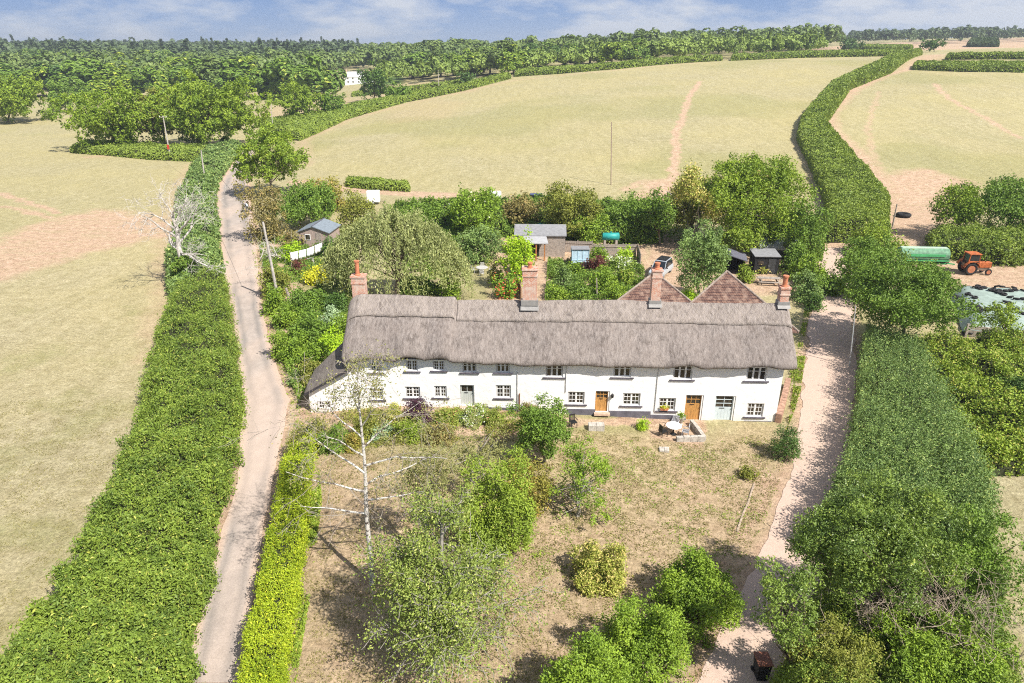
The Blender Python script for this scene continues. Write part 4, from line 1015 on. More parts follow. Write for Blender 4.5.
# ------------------------------------------------ side garden left of the cottage
SG = [((286,286,322,322),'mid','dark mixed shrub at the lane side opposite the clothes line'),((276,300,300,330),'bright','light green shrub on the lane edge'),
 ((290,312,330,350),'mid','leafy shrub in the middle of the side garden'),((272,330,292,360),'bramble','yellow green shrub low on the lane bank'),
 ((280,333,311,366),'bright','round bright green shrub on the lane bank'),((300,345,330,378),'bright','light shrub close above the lean-to'),
 ((318,330,345,356),'lime','vivid lime shrub against the lean-to roof'),((322,308,340,330),'blue','pale blue green shrub in the side garden'),
 ((330,316,352,340),'bright','green shrub beside the cottage gable'),((326,290,350,318),'dark','dark clipped bush beside the gable chimney'),
 ((300,326,320,345),'bramble','yellowish bush by the dark fence'),((262,262,288,300),'olive','dull scrub below the leaning pole'),
 ((300,362,330,392),'olive','dry brown green plants on the bank beside the lean-to'),((288,372,306,388),'spiky','small tufted plant on the pale bank'),
 ((303,268,335,286),'yellow','golden shrub row below the washing line'),((280,243,302,262),'lime','lime bush behind the washing line'),
 ((319,236,335,257),'dark','clipped dark green bush in front of the shed'),((345,250,366,300),'olive','tall grey green shrub beside the garden path'),
 ((262,285,284,316),'bright','bushy green shrub on the lane verge'),((308,290,330,310),'mid','small shrub by the side lawn'),
 ((283,232,306,250),'brown','bare twiggy shrub left of the shed'),((292,260,305,275),'maroon','dark red shrub by the side garden path')]
for i, (bx, k, lb) in enumerate(SG): bush('garden_shrub', lb, 'shrub', bx, LM[k], 90+i, dens=1.15, nb=30, br=.36)
# trees right of the lane
tree('oak_tree', 'leafy oak standing at the right of the lane where it bends away', 'tree', (272,196), (233,126,308,190), LM['oak'], 120, dens=1.3, nb=70, br=.27)
bush('scrub', 'bare brownish elder thicket right of the lane below the oak', 'scrub', (243,165,288,245), LM['brown'], 121, dens=.55, nb=60, br=.24)
tree('broadleaf_tree', 'dark green tree behind the garden shed', 'tree', (300,228), (264,186,340,226), LM['mid'], 122, dens=1.2, nb=60, br=.3)
bush('brown_shrub', 'brown topped thicket behind the garden shed', 'shrub', (303,178,350,214), LM['orange'], 123, dens=1.0, nb=50)
bush('brown_shrub', 'tall olive thicket right of the garden shed', 'shrub', (340,188,374,236), LM['olive'], 124, dens=1.0, nb=50)
# willow and the trees behind the cottage
def willow():
    rng = np.random.default_rng(9); b = at(398, 300); root = thing('willow_tree', 'big silvery weeping willow behind the left end of the cottage roof', 'tree', tuple(b))
    Rr = 7.6; ht = 9.6; P = []; E = []
    ends = []
    for i in range(560):
        a = rng.random()*2*math.pi; q = math.sqrt(rng.random()); c = np.array([math.cos(a)*q*Rr*1.0, math.sin(a)*q*Rr*.55, ht*(1-.50*q*q)+rng.normal()*.5]); L = (1.2+2.8*rng.random())*(.6+.6*q)
        n = int(60); tt = rng.random(n); sw = rng.normal()*.25
        p = c[None] + np.stack([tt*math.cos(a)*.9+sw*tt, tt*math.sin(a)*.7, -tt*L], 1) + rng.normal(size=(n, 3))*.17
        P.append(p); ends.append(c)
    P = np.concatenate(P); P = P[P[:, 2] > .3]
    up = np.tile([0., 0., -1.], (len(P), 1))
    link('crown', leafmesh('crown', P, rng.normal(size=P.shape), .24*(.7+.6*rng.random(len(P))), rng, .34, up), root, [LM['silver']])
    mb = MB(); limbs(mb, (0, 0, 0), (.2, 0, 6), [tuple(e) for e in ends[:26]], .3, rng, 26); mb.build('trunk', BARK, root)
willow()
BT = [
 ('broadleaf_tree','green bushy tree rising behind the willow','tree',(430,235),(398,203,446,240),'mid'),
 ('elder_bush','elder with clusters of white flowers in the back hedge','tree',(478,238),(447,188,504,236),'elder'),
 ('brown_thicket','brownish thicket between the elder and the hawthorn in the back hedge','tree',(520,230),(498,196,545,226),'brown'),
 ('hawthorn','large hawthorn of mixed green and brown behind the timber garden building','tree',(572,240),(538,184,606,238),'olive'),
 ('hawthorn','dark hawthorn at the right of the back hedge near the tan field','tree',(632,238),(606,198,656,236),'mid'),
 ('broadleaf_tree','low green tree above the teal tank','tree',(590,246),(570,215,612,244),'bright'),
 ('broadleaf_tree','largest round topped green tree right of the garden','tree',(758,250),(692,152,820,248),'oak'),
 ('broadleaf_tree','lower green tree at the right foot of the largest one','tree',(806,262),(784,200,828,256),'mid'),
 ('broadleaf_tree','bushy light green tree left of the largest one','tree',(690,240),(664,180,720,226),'olive'),
 ('pine_tree','blue green pine behind the silver car','tree',(699,300),(671,220,730,292),'spiky'),
 ('broadleaf_tree','olive tree behind the open black shed','tree',(742,262),(716,222,766,254),'bramble'),
 ('shrub_tree','greyish thicket left of the twisted tree','tree',(660,245),(640,190,676,232),'mid'),
 ('broadleaf_tree','silvery shrubby tree behind the garden table','tree',(477,262),(456,226,502,266),'spiky'),
]
for i, (nm, lb, ct, bs_, bx, k) in enumerate(BT): tree(nm, lb, ct, bs_, bx, LM[k], 130+i, dens=1.2, nb=70, br=.26)
tree('lime_conifer', 'pointed bright lime green tree beside the timber garden building', 'tree', (519,290), (501,230,537,284), LM['lime'], 150, dens=1.3, nb=60, br=.26)
# twisted pale limbed tree
def twisted():
    rng = np.random.default_rng(12); b = at(697, 246); root = thing('twisted_tree', 'twisted tree with bare pale limbs and yellowish tufts', 'tree', tuple(b)); mb = MB(); ends = []
    for k in range(5): bare_limbs(mb, (0, 0, 0), (rng.normal()*.5, rng.normal()*.3, 1.3), 7.5+rng.random()*2, .22, rng, 0, 2, 0, ends, 3, .9)
    mb.build('trunk', BARKP, root); E = np.array([tuple(e) for e in ends]); E = E[E[:, 2] > 5]; k = rng.integers(0, len(E), 9000)
    P = E[k]+rng.normal(size=(9000, 3))*.55; link('crown', leafmesh('crown', P, rng.normal(size=P.shape)+np.array([0, 0, .6]), .30, rng), root, [LM['cream']])
twisted()
hedge('back_hedge', 'long mixed hedge between the cottage gardens and the middle field', Gp([(392,236),(450,240),(500,238),(545,236),(600,244),(662,244)]), Gp([(392,216),(450,214),(500,212),(560,210),(610,214),(662,218)]), 2.6, LM['mid'], 210, bumpy=.8, bs=2.2)
hedge('back_hedge', 'tall brushy hedge behind the black sheds', Gp([(742,252),(780,250),(822,256)]), Gp([(742,236),(780,232),(822,240)]), 3.0, LM['mid'], 211, bumpy=.7, bs=2.2)
# garden behind the cottage: small plants
BG = [((494,269,515,300),'redfl','hydrangea','red flowering hydrangea by the weathered fence'),((555,258,572,292),'spiky','garden_shrub','feathery grass-like shrub beside the brick chimney'),
 ((567,262,583,278),'bright','garden_shrub','small green shrub under the veranda of the timber building'),((590,245,608,262),'bright','garden_shrub','green shrub above the dark red bush'),
 ((585,256,606,275),'maroon','maroon_bush','dark red bush in the cottage garden'),((588,268,616,298),'bright','small_tree','leafy green bush in the middle of the back garden'),
 ((570,282,596,300),'mid','garden_shrub','low green planting close behind the thatch'),((612,268,636,290),'bramble','garden_shrub','yellow flowering shrub near the gravel'),
 ((605,284,628,302),'bright','garden_shrub','bright green shrub beside the first tiled roof'),((618,248,634,262),'lime','garden_shrub','lime green plant against the timber fence'),
 ((604,258,636,272),'whitefl','garden_shrub','mass of pale flowers in front of the fence'),((676,290,700,306),'lime','garden_shrub','yellow green shrub between the tiled roofs'),
 ((738,262,752,284),'bramble','garden_shrub','tall yellowish plant right of the open shed'),((752,262,772,274),'cream','garden_shrub','spiky pale yucca before the black shed'),
 ((776,244,812,276),'mid','clipped_bush','dark clipped bush at the right of the black shed'),((790,255,826,285),'bright','clipped_bush','rounded bright green bush next to the yard'),
 ((788,272,822,304),'spiky','garden_shrub','grey green shrub behind the right hand chimney'),((806,290,822,312),'dark','garden_shrub','dark small bush at the roof corner by the track'),
 ((815,276,850,296),'mid','garden_shrub','low leafy branches by the entrance to the track'),((548,285,566,302),'bright','garden_shrub','green plant at the foot of the brick chimney'),
 ((440,262,460,300),'bright','garden_shrub','light green shrub under the willow edge'),((455,240,475,262),'olive','garden_shrub','low olive shrub at the end of the mown path'),
 ((487,262,503,288),'olive','garden_shrub','olive shrub beside the garden table'),((540,226,556,236),'mid','garden_shrub','shrub behind the roof of the timber building')]
for i, (bx, k, nm, lb) in enumerate(BG): bush(nm, lb, 'shrub', bx, LM[k], 170+i, dens=1.1, nb=28, br=.36)
# right side
tree('broadleaf_tree', 'big spreading green tree between the farm track and the silage clamp', 'tree', (903,348), (832,256,968,338), LM['mid'], 201, dens=1.5, nb=110, br=.22)
tree('broadleaf_tree', 'shorter green tree leaning out over the yard end of the farm track', 'tree', (868,300), (838,236,902,300), LM['mid'], 208, dens=1.3, nb=60)
tree('broadleaf_tree', 'round green tree left of the pair beyond the tractor', 'tree', (958,240), (932,184,985,228), LM['oak'], 202, dens=1.2, nb=60)
tree('broadleaf_tree', 'wide green tree beyond the tractor at the right edge', 'tree', (1010,240), (966,182,1062,232), LM['mid'], 203, dens=1.2, nb=70)
hedge('hedgerow', 'low green hedge running behind the tractor', Gp([(930,256),(960,262),(1000,266),(1100,266)]), Gp([(926,240),(960,240),(1000,240),(1100,240)]), 2.6, LM['farhedge'], 204, bumpy=.4)
tree('young_tree', 'small sapling in front of the silage clamp wall', 'tree', (1002,352), (984,300,1024,344), LM['bramble'], 205, dens=.7, nb=34)
bush('hollow_shade_bush', 'dark leaved bush standing in for the shaded hollow at the right edge among the brambles', 'bush', (990,370,1080,430), LM['dark'], 206, dens=1.2)  # added bush, its dark leaf colour stands in for shade in the bramble hollow
bush('bramble_clump', 'grassy clump on the stone wall end by the track entrance', 'bush', (848,224,900,262), LM['bramble'], 207, dens=1.0)
# dead twigs in the right foreground
def dead_twigs(name, label, px, py, dz, n, L, seed, sp_=.35, m=None, cat='dead bush'):
    rng = np.random.default_rng(seed); b = at(px, py); root = thing(name, label, cat, tuple(b)); mb = MB()
    for i in range(n): bare_limbs(mb, (rng.normal()*1.0, rng.normal()*.7, dz), (rng.normal()*sp_, rng.normal()*sp_, 1), L*(.7+.5*rng.random()), .03, rng, 0, 2, 0, None, 3, .25)
    mb.build('branches', m or mat('dry_tan_twigs', (.40, .32, .25), .9, .2, 5), root)
dead_twigs('dead_bush', 'dead grey brown twigs sticking out of the green thicket', 925, 668, 2.1, 34, 2.6, 3, .38)
dead_twigs('dead_bush', 'smaller spray of dead pale stems left in the thicket', 868, 665, 1.6, 16, 2.4, 4, .5)
# dead tree by the lane
def dead_tree():
    rng = np.random.default_rng(23); b = at(188, 290); root = thing('dead_tree', 'bleached dead tree with gnarled bare limbs beside the lane', 'tree', tuple(b)); mb = MB()
    mb.tube([(0, 0, -.2), (.1, 0, 2.5), (-.1, 0, 5), (.1, .1, 7.2), (-.2, 0, 8.8)], [.45, .34, .28, .20, .12], 10)
    dead = mat('bleached_wood', (.52, .48, .44), .9, .25, 5, .4, 10)
    for z, dx, dy, dz, L, r in ((4.2,1,-.2,-.1,5.5,.17),(5.,-1,0,.1,6.0,.18),(5.6,.6,.6,.4,5,.15),(6.2,-.8,-.4,.5,5.0,.15),(6.8,.9,-.3,.5,5.2,.14),(7.2,-1,.3,.7,4.5,.13),(7.8,.5,0,1.,3.8,.12),(8.4,-.4,.2,1.2,3.2,.10),(4.6,.2,-1,.1,4,.13),(8.7,.3,-.3,1,2.6,.09)):
        bare_limbs(mb, (0, 0, z), (dx, dy, dz+.1), L*1.0, r*.95, rng, 0, 3, -.02, None, 4, .62, 0, .013)
    mb.build('trunk', dead, root)
    P, N, c, rr = crown_pts(rng, 5000, (1.1, 1.1, 2.0), 20, .45); P[:, 2] += 2.4; link('ivy', leafmesh('ivy', P, N, .17, rng, .8), root, [LM['mid']])
dead_tree()
def fallen():
    rng = np.random.default_rng(31); b = at(262, 262); root = thing('fallen_branches', 'tangle of fallen bare branches lying from the lane verge into the garden', 'dead branches', tuple(b)); mb = MB()
    for q in range(11): bare_limbs(mb, (rng.normal()*2.5+1.5, rng.normal()*1., .6), (rng.normal(), rng.normal()*.5, .25), 3.0, .07, rng, 0, 2, .05, None, 3, .7)
    mb.build('branches', MATS['bleached_wood'], root)
fallen()

# ================================================================== field hedges
FH = [('winding field hedge climbing the hill between the two tan fields', [(822,243),(826,205),(812,172),(797,141),(801,122),(832,86),(870,70),(905,57)], [(887,243),(887,205),(868,180),(848,158),(824,127),(850,90),(890,74),(922,55)], 3.0),
      ('field hedge at the right edge crossing the hill', [(912,70),(960,72),(1100,77)], [(913,66),(960,67),(1100,70)], 2.4),
      ('field hedge along the top of the middle field', [(731,61),(800,58),(904,56)], [(731,59.5),(800,56.5),(904,54.5)], 2.6),
      ('farther hedge line just below the skyline on the right', [(850,49.3),(912,51.5)], [(850,48.5),(912,50.2)], 3),
      ('distant hedge beside the plantation', [(515,77),(560,74),(620,69),(672,64),(722,61)], [(515,74.5),(560,72),(620,67.5),(672,62.8),(722,60)], 2.6),
      ('long bushy hedge along the left side of the middle field', [(300,141),(325,130),(347,119.5),(406,102.5),(464,91),(511,79)], [(258,136),(285,124),(347,110),(406,99),(464,88.5),(509,77.5)], 2.6),
      ('dark hedge strip in the valley by the white farmhouse', [(385,103),(440,93),(475,88)], [(385,101),(440,91.5),(475,87)], 2.2),
      ('upper dark hedge strip beside the white farmhouse', [(352,97),(420,90),(462,84)], [(352,95.5),(420,89),(462,83)], 1.8),
      ('hedge under the big oaks at the top of the left field', [(70,153),(110,156),(150,160),(196,162)], [(90,148),(120,150),(160,152),(215,152)], 2.2),
      ('hedge in the gap between the oaks and the valley trees', [(255,128),(300,122),(345,114)], [(255,125),(300,119),(345,112)], 2.0),
      ('low rough hedge bank at the foot of the middle field', [(346,187),(372,190),(410,192)], [(346,183),(372,185),(410,188)], 1.4),
      ('dark short hedge at the far right on the hill', [(945,60),(1100,62)], [(945,59),(1100,60.5)], 2.5)]
for i, (lb, L, R_, hh) in enumerate(FH): hedge('field_hedge', lb, Gp(L), Gp(R_), hh, LM['farhedge'], 300+i, bumpy=.22, group='hedges between the fields', box_=.5, bs=3.5)

# ================================================================== middle distance trees
oaks = [
 ('big oak at the left of the clump above the left field', (115,150), (64,84,160,150), 'oak', 1.2),
 ('broad dense oak at the right of the clump beside the lane bend', (205,148), (146,75,266,146), 'oak', 1.2),
 ('oak filling the gap in the clump of three', (165,146), (130,88,190,140), 'olive', 1),
 ('oak at the far left edge of the left field', (8,122), (-30,75,50,120), 'oak', 1),
 ('small tree right of the oak at the left edge', (65,112), (46,84,88,110), 'mid', 1),
 ('field tree standing over the valley hedge', (296,122), (274,80,320,118), 'oak', 1),
 ('shorter dark tree right of the valley oak', (330,118), (316,90,346,113), 'mid', 1),
 ('tall tree beside the white farmhouse', (374,101), (358,64,391,98), 'dark', 1),
 ('squat tree right of the tall farmhouse tree', (398,101), (386,85,414,100), 'mid', 1),
 ('small dark tree at the corner of the plantation', (467,84), (457,72,477,83), 'dark', 1),
 ('small tree on the skyline hedge at the hill top', (850,50), (838,39,862,49), 'dark', 1),
 ('rounded tree near the gateway on the hill top', (934,52), (924,38,943,49), 'dark', 1)]
for i, (lb, b, bx, k, d_) in enumerate(oaks): tree('oak_tree' if k == 'oak' else 'field_tree', lb, 'tree', b, bx, LM[k], 330+i, dens=1.25*d_, nb=80, br=.24, layers=1.5)
protos = []
rng = np.random.default_rng(77)
def woodtree(sd, m, S=.075, n=2400, cone=False):
    g = np.random.default_rng(sd); P, N, c, rr = crown_pts(g, n, (.40, .40, .40), 26, .34, -.5, .9, .45, None, .22); P[:, 2] *= 1.3; P[:, 2] += .40; k = P[:, 2] > .02; P = P[k]; N = N[k]
    if cone: P, N, c, rr = crown_pts(g, n, (.2, .2, .48), 24, .4, -.9, 1., .5); P[:, 2] += .52; P[:, :2] *= (1.25-P[:, 2:3])*1.3
    return leafmesh('crown', P, N, S*(.7+.6*g.random(len(P))), g)
tm = MB().tube([(0, 0, -.02), (0, 0, .3), (.02, 0, .6)], [.035, .026, .01], 6)
tob = tm.build('trunk', BARK); trunk_me = tob.data; bpy.data.objects.remove(tob)
crowns = [(woodtree(500+i, 0), k) for i, k in enumerate(['mid', 'oak', 'dark', 'mid', 'oak', 'far'])]
for me_, k in crowns: me_.materials.append(LM[k])
# (px of foot, py of foot, height m) rows of separate trees between the fields and the far wood
rows = []
for x0, x1, y0, y1, n, h0, h1 in ((0,345,96,99,19,16,21),(60,345,84,88,22,16,22),(410,520,79,74,9,12,17),(0,345,72,76,24,17,22),(380,640,70,64,22,12,16)):
    for i in range(n):
        f = (i+.5)/n; rows.append((x0+(x1-x0)*f+rng.normal()*3, y0+(y1-y0)*f+rng.normal()*.8, h0+(h1-h0)*rng.random()))
first = {}
for i, (px, py, hh) in enumerate(rows):
    if 322 < px < 408 and py > 75.5: continue
    q = int(rng.integers(0, 6)); p = at(px, py); me_, k = crowns[q]
    pale = k in ('oak',)
    root = thing('woodland_tree', {'oak': 'pale rounded tree in the wooded belt beyond the left fields', 'mid': 'mid green rounded tree in the wooded belt beyond the left fields', 'far': 'grey green tree in the wooded belt beyond the left fields', 'dark': 'dark rounded tree in the wooded belt beyond the left fields'}[k],
                 'tree', tuple(p), rng.random()*6.28, 'trees in the wooded belt beyond the fields')
    s = hh*.98; root.scale = (s*(1.25+.6*rng.random()), s*(1.25+.6*rng.random()), s)
    for nm, d_ in (('crown', me_), ('trunk', trunk_me)):
        o = bpy.data.objects.new(nm, d_); COL.objects.link(o); o.parent = root
tk = trunk_me.materials
# far woods: one mass each
def wood(name, label, quads, n, hh, m, seed, per=170, S=.15, cone=0.):
    g = np.random.default_rng(seed); Ps = []; Ns = []; Ss = []; Tn = []
    pts = []
    for (x0, x1, a0, a1, d0, d1) in quads:      # px range, far/near image rows turned to distance by hand: d0..d1 metres
        k = int(n*1.0)
        px = x0+(x1-x0)*g.random(k); dd = np.exp(math.log(d0)+(math.log(d1)-math.log(d0))*g.random(k))
        X = (px-CX)/F*(dd*cp+H*sp); pts.append(np.stack([X, dd], 1))
    pts = np.concatenate(pts); Z = terrain(pts[:, 0], pts[:, 1])
    for (x, y), z in zip(pts, Z):
        h_ = hh*(.75+.5*g.random()); P, N, c, rr = crown_pts(g, per, (.46, .46, .40), 8, .46, -.3, .9, .4, None, .25); P[:, 2] += .55
        if g.random() < cone: P[:, :2] *= (1.15-P[:, 2:3])*.8; P[:, 2] *= 1.15
        Ps.append(P*h_+np.array([x, y, z])); Ns.append(N); Ss.append(np.full(per, S*h_)); Tn.append(np.clip(g.random()*.7+g.random(per)*.3, 0, 1))
    P = np.concatenate(Ps); o = link(name, leafmesh(name, P, np.concatenate(Ns), np.concatenate(Ss), g, .8, tint=np.concatenate(Tn)), None, [m])
    return tag(o, label, 'wood', None, 'stuff')
wood('distant_wood', 'dark unbroken woodland along the left skyline', [(-60,360,0,0,700,1500)], 1500, 19, LM['fardark'], 1, per=110, S=.17, cone=.3)
wood('distant_wood', 'lighter broadleaf woodland in front of the dark skyline woods', [(-60,320,0,0,440,800), (322,410,0,0,800,1000), (410,480,0,0,580,800)], 520, 16, LM['far'], 2, per=220, S=.125)
wood('distant_wood', 'woodland on the skyline behind the middle of the picture', [(300,830,0,0,560,1300)], 1000, 16, LM['far'], 3, per=170, S=.13)
wood('plantation', 'pale green even plantation along the top of the middle field', [(380,815,0,0,400,620)], 900, 9.5, LM['farlight'], 4, per=190, S=.125, cone=.35)
wood('distant_wood', 'low dark wood along the right skyline', [(805,1100,0,0,800,1300)], 420, 13, LM['fardark'], 5, per=110, S=.17)
hedge('field_hedge', 'dark square block of trees on the right hill top', Gp([(967,47.2),(998,47.2)]), Gp([(967,45.6),(998,45.6)]), 6, LM['fardark'], 350, bumpy=.15, group='hedges between the fields')
# ================================================================== things standing about
WOOD = mat('weathered_grey_timber', (.34, .29, .25), .9, .3, 5, .3, 14, stretch=(1, 1, 4))
BROWNW = mat('brown_timber', (.26, .14, .08), .85, .3, 5, .2, 12)
BLACKW = mat('black_stained_boards', (.022, .021, .022), .8, .5, 6, .3, 12, stretch=(6, 1, 1))
FELT = mat('grey_roofing_felt', (.24, .24, .25), .85, .15, 3, .2, 20)
SLATE = mat('dark_slate_roof', (.13, .13, .16), .6, .25, 6, .3, 10)
STEEL = mat('galvanised_sheet', (.46, .48, .50), .45, .14, 2, .1, 8, metal=.15)
CONC = mat('stained_concrete', (.38, .33, .28), .9, .3, 3, .4, 10)
TEAL = mat('teal_plastic', (.03, .30, .28), .45, .15, 2)
RUB = mat('black_rubber', (.022, .021, .022), .8, .3, 6, .3, 20)
WHITEP = mat('white_painted_metal', (.78, .78, .77), .45, .05)
WHITEC = mat('white_cotton', (.82, .82, .83), .9, .03, 2, .2, 4)
STONE = mat('pale_stone', (.46, .42, .37), .9, .25, 5, .4, 12)
ORANGE = mat('faded_orange_paint', (.46, .13, .04), .65, .35, 4)
TGREEN = mat('green_tank_paint', (.07, .34, .13), .4, .2, 2)
TPALE = mat('faded_pale_green_paint', (.42, .55, .42), .5, .15, 3)
MUD = mat('muddy_metal', (.26, .19, .14), .9, .3, 4)
CARG = mat('dark_car_glass', (.015, .02, .025), .08, .1, 2, spec=.6)
SILVER = mat('silver_car_paint', (.50, .55, .60), .3, .05, 2, metal=.3)
def nb(): return MB()
def root_at(name, label, cat, px, py, rz=0, group=None): return thing(name, label, cat, tuple(at(px, py)), rz, group)

# timber garden building with a veranda
r = root_at('garden_building', 'timber garden building with grey felt roof and veranda behind the cottage', 'summerhouse', 540, 261, rad(-2)); r.scale = (1.05, 1.05, 1.22)
W_, D0, D1 = 3.3, 1.9, 5.4
b = nb(); b.box(-W_+.3, W_-.15, D0, D1, -.1, 2.45); b.add([(-W_+.3, D0, 2.45), (-W_+.3, D1, 2.45), (-W_+.3, (D0+D1)/2, 3.1)], [(0, 1, 2)]); b.add([(W_-.15, D0, 2.45), (W_-.15, D1, 2.45), (W_-.15, (D0+D1)/2, 3.1)], [(2, 1, 0)]); b.build('wall', WOOD, r)
b = nb(); ym = (D0+D1)/2+.1; b.add([(-W_, D0-.2, 2.42), (W_, D0-.2, 2.42), (W_, ym, 3.25), (-W_, ym, 3.25), (-W_, D0-.2, 2.34), (W_, D0-.2, 2.34), (W_, ym, 3.17), (-W_, ym, 3.17)], [(0,1,2,3),(7,6,5,4),(0,4,5,1),(1,5,6,2),(3,7,4,0)])
b.add([(-W_, D1+.2, 2.42), (W_, D1+.2, 2.42), (W_, ym, 3.25), (-W_, ym, 3.25)], [(3,2,1,0)]); b.build('roof', FELT, r)
b = nb(); b.add([(-2.3, 0, 1.95), (1.0, 0, 1.95), (.75, D0-.1, 2.36), (-2.3, D0-.1, 2.36), (-2.3, 0, 1.87), (1.0, 0, 1.87), (.75, D0-.1, 2.28), (-2.3, D0-.1, 2.28)], [(0,1,2,3),(7,6,5,4),(0,4,5,1),(1,5,6,2),(3,7,4,0)]); b.build('veranda_roof', mat('pale_roof_sheet', (.36, .36, .37), .7, .1, 3), r)
for x in (-2.1, -.5, .55): nb().box(x-.08, x+.08, .08, .24, -.1, 1.9).build('post', mat('orange_brown_post', (.40, .17, .06), .8, .2), r)
b = nb(); b.box(-1.1, -.1, D0-.03, D0-.004, 0, 1.95); d = b.build('door', mat('dark_opening', (.03, .025, .02), .8), r); nb().box(-.22, -.17, D0-.07, D0-.031, .9, 1.0).build('handle', IRON, d)
# fences
def fence(name, label, pts, h, m, gap=.16, posts=2.0, cap=False):
    P_ = [at(*p) for p in pts]; root = thing(name, label, 'fence', tuple(P_[0])); o = P_[0]
    bd = nb(); 
    for a, c in zip(P_[:-1], P_[1:]):
        L = (c-a).length; u = (c-a)/L; ang_ = math.atan2(u.y, u.x); n = int(L/gap)
        for i in range(n):
            q = a+u*(i+.5)*gap-o; g = tz(a.x+u.x*(i+.5)*gap, a.y+u.y*(i+.5)*gap)-o.z
            bd.obox((q.x, q.y, g+h/2), (gap-.02, .03, h-(i % 3)*.015), ang_)
        k = int(L/posts)+1
        for i in range(k+1):
            q = a+u*L*i/k-o; nb().obox((q.x, q.y+.06, h/2+.03), (.11, .11, h+.12), ang_).build('post', m, root)
        nb().bar((a-o)+Vector((0, -.04, h*.8)), (c-o)+Vector((0, -.04, h*.8)), .08, .04).build('rail', m, root)
    bd.build('board_panel', m, root); return root
fence('timber_fence', 'weathered board fence below the teal tank at the back of the cottage garden', [(593,257),(637,257),(640,268)], 1.75, WOOD)
fence('timber_fence', 'short trellised fence beside the timber garden building', [(563,252),(592,253)], 1.6, WOOD, .3)
fence('timber_fence', 'leaning weathered fence running down beside the red hydrangea', [(511,268),(521,300)], 1.5, BROWNW)
fence('low_fence', 'dark low fence between the side garden beds', [(304,322),(309,342)], 1.0, BLACKW)
fence('low_fence', 'pale fence beside the mown garden path', [(337,262),(335,290)], 1.0, WOOD, .5)
# pale blue glazed shelter
r = root_at('glazed_shelter', 'pale blue framed glass shelter against the garden fence', 'shelter', 580, 267)
b = nb(); PB = mat('pale_blue_paint', (.42, .60, .72), .6, .1)
for x in (-1.05, -.35, .35, 1.05): b.box(x-.05, x+.05, -.05, .05, 0, 2.3)
for z in (.0, .9, 2.2): b.box(-1.05, 1.05, -.045, .045, z, z+.1)
for x in (-1.05, 1.05): b.box(x-.049, x+.049, .05, 1.5, 2.1, 2.2); b.box(x-.05, x+.05, 1.45, 1.55, 0, 2.2)
b.build('frame', PB, r); nb().box(-1.0, 1.0, -.01, .01, .1, 2.2).build('pane', mat('pale_reflecting_glass', (.50, .66, .76), .15, .2, 3), r); nb().box(-1.15, 1.15, -.15, 1.6, 2.31, 2.36).build('roof', FELT, r)
r = root_at('garden_bench', 'dark garden bench at the foot of the pale blue shelter', 'bench', 583, 270)
b = nb(); b.box(-.8, .8, -.25, .2, .42, .47); b.build('seat', BLACKW, r); nb().box(-.8, .8, .2, .25, .45, .95).build('backrest', BLACKW, r)
for x in (-.75, .75): nb().box(x-.04, x+.04, -.22, .2, 0, .42).build('leg', BLACKW, r)
# tanks
r = root_at('oil_tank', 'teal plastic tank raised above the garden fence', 'tank', 611, 253)
b = nb(); b.tube([(-1.15, 1.2, 2.0), (-1.1, 1.2, 2.0), (1.1, 1.2, 2.0), (1.15, 1.2, 2.0)], [.42, .52, .52, .42], 18); b.build('tank_body', TEAL, r, smooth=True)
for x in (-.8, .8): nb().box(x-.15, x+.15, .8, 1.6, 0, 1.55).build('support', CONC, r)
nb().lathe((0, 1.2, 2.5), [(.16, 0), (.16, .12), (.1, .16)], 12).build('cap', TEAL, r)
r = root_at('water_butt', 'dull teal tank half hidden behind the garden building roof', 'tank', 540, 234)
nb().lathe((0, 0, 0), [(.65, 0), (.72, .3), (.72, 1.35), (.6, 1.5), (.2, 1.55)], 16).build('tank_body', mat('dull_teal', (.08, .25, .22), .6, .2), r, smooth=True); nb().lathe((0, 0, 1.55), [(.2, 0), (.2, .08)], 12).build('cap', TEAL, r)
# round table and chairs behind the house
ZM = mat('grey_weathered_metal', (.46, .45, .43), .7, .15, 5)
r = root_at('garden_table', 'round pale grey table on the back lawn', 'table', 482, 273)
nb().lathe((0, 0, 0), [(.72, .70), (.74, .73), (.72, .76)], 24).build('table_top', ZM, r); nb().lathe((0, 0, 0), [(.3, 0), (.08, .08), (.07, .62), (.2, .70)], 12).build('pedestal', ZM, r)
def chair(label, x, y, rz, group, m=ZM, z=0):
    r = thing('garden_chair', label, 'chair', (x, y, z), rz, group)
    nb().box(-.24, .24, -.24, .24, .42, .46).build('seat', m, r)
    b = nb(); 
    for i in range(5): b.box(-.22+i*.095, -.16+i*.095, .22, .25, .46, .92)
    b.box(-.25, .25, .215, .255, .90, .96); b.build('backrest', m, r)
    for sx_ in (-1, 1):
        for sy_ in (-1, 1): nb().box(sx_*.21-.02, sx_*.21+.02, sy_*.21-.02, sy_*.21+.02, 0, .42).build('leg', m, r)
        nb().box(sx_*.25-.02, sx_*.25+.02, -.22, .22, .64, .67).build('armrest', m, r)
    return r
tp = at(482, 273)
for i, (a_, lb) in enumerate(((-90, 'near'), (0, 'right'), (90, 'far'), (180, 'left'))):
    chair('pale garden chair on the %s side of the round table on the back lawn' % {'near':'near', 'right':'right hand','far':'far','left':'left hand'}[lb], tp.x+1.12*math.cos(rad(a_)), tp.y+1.12*math.sin(rad(a_)), rad(a_-90), 'chairs round the back lawn table', ZM, tp.z)
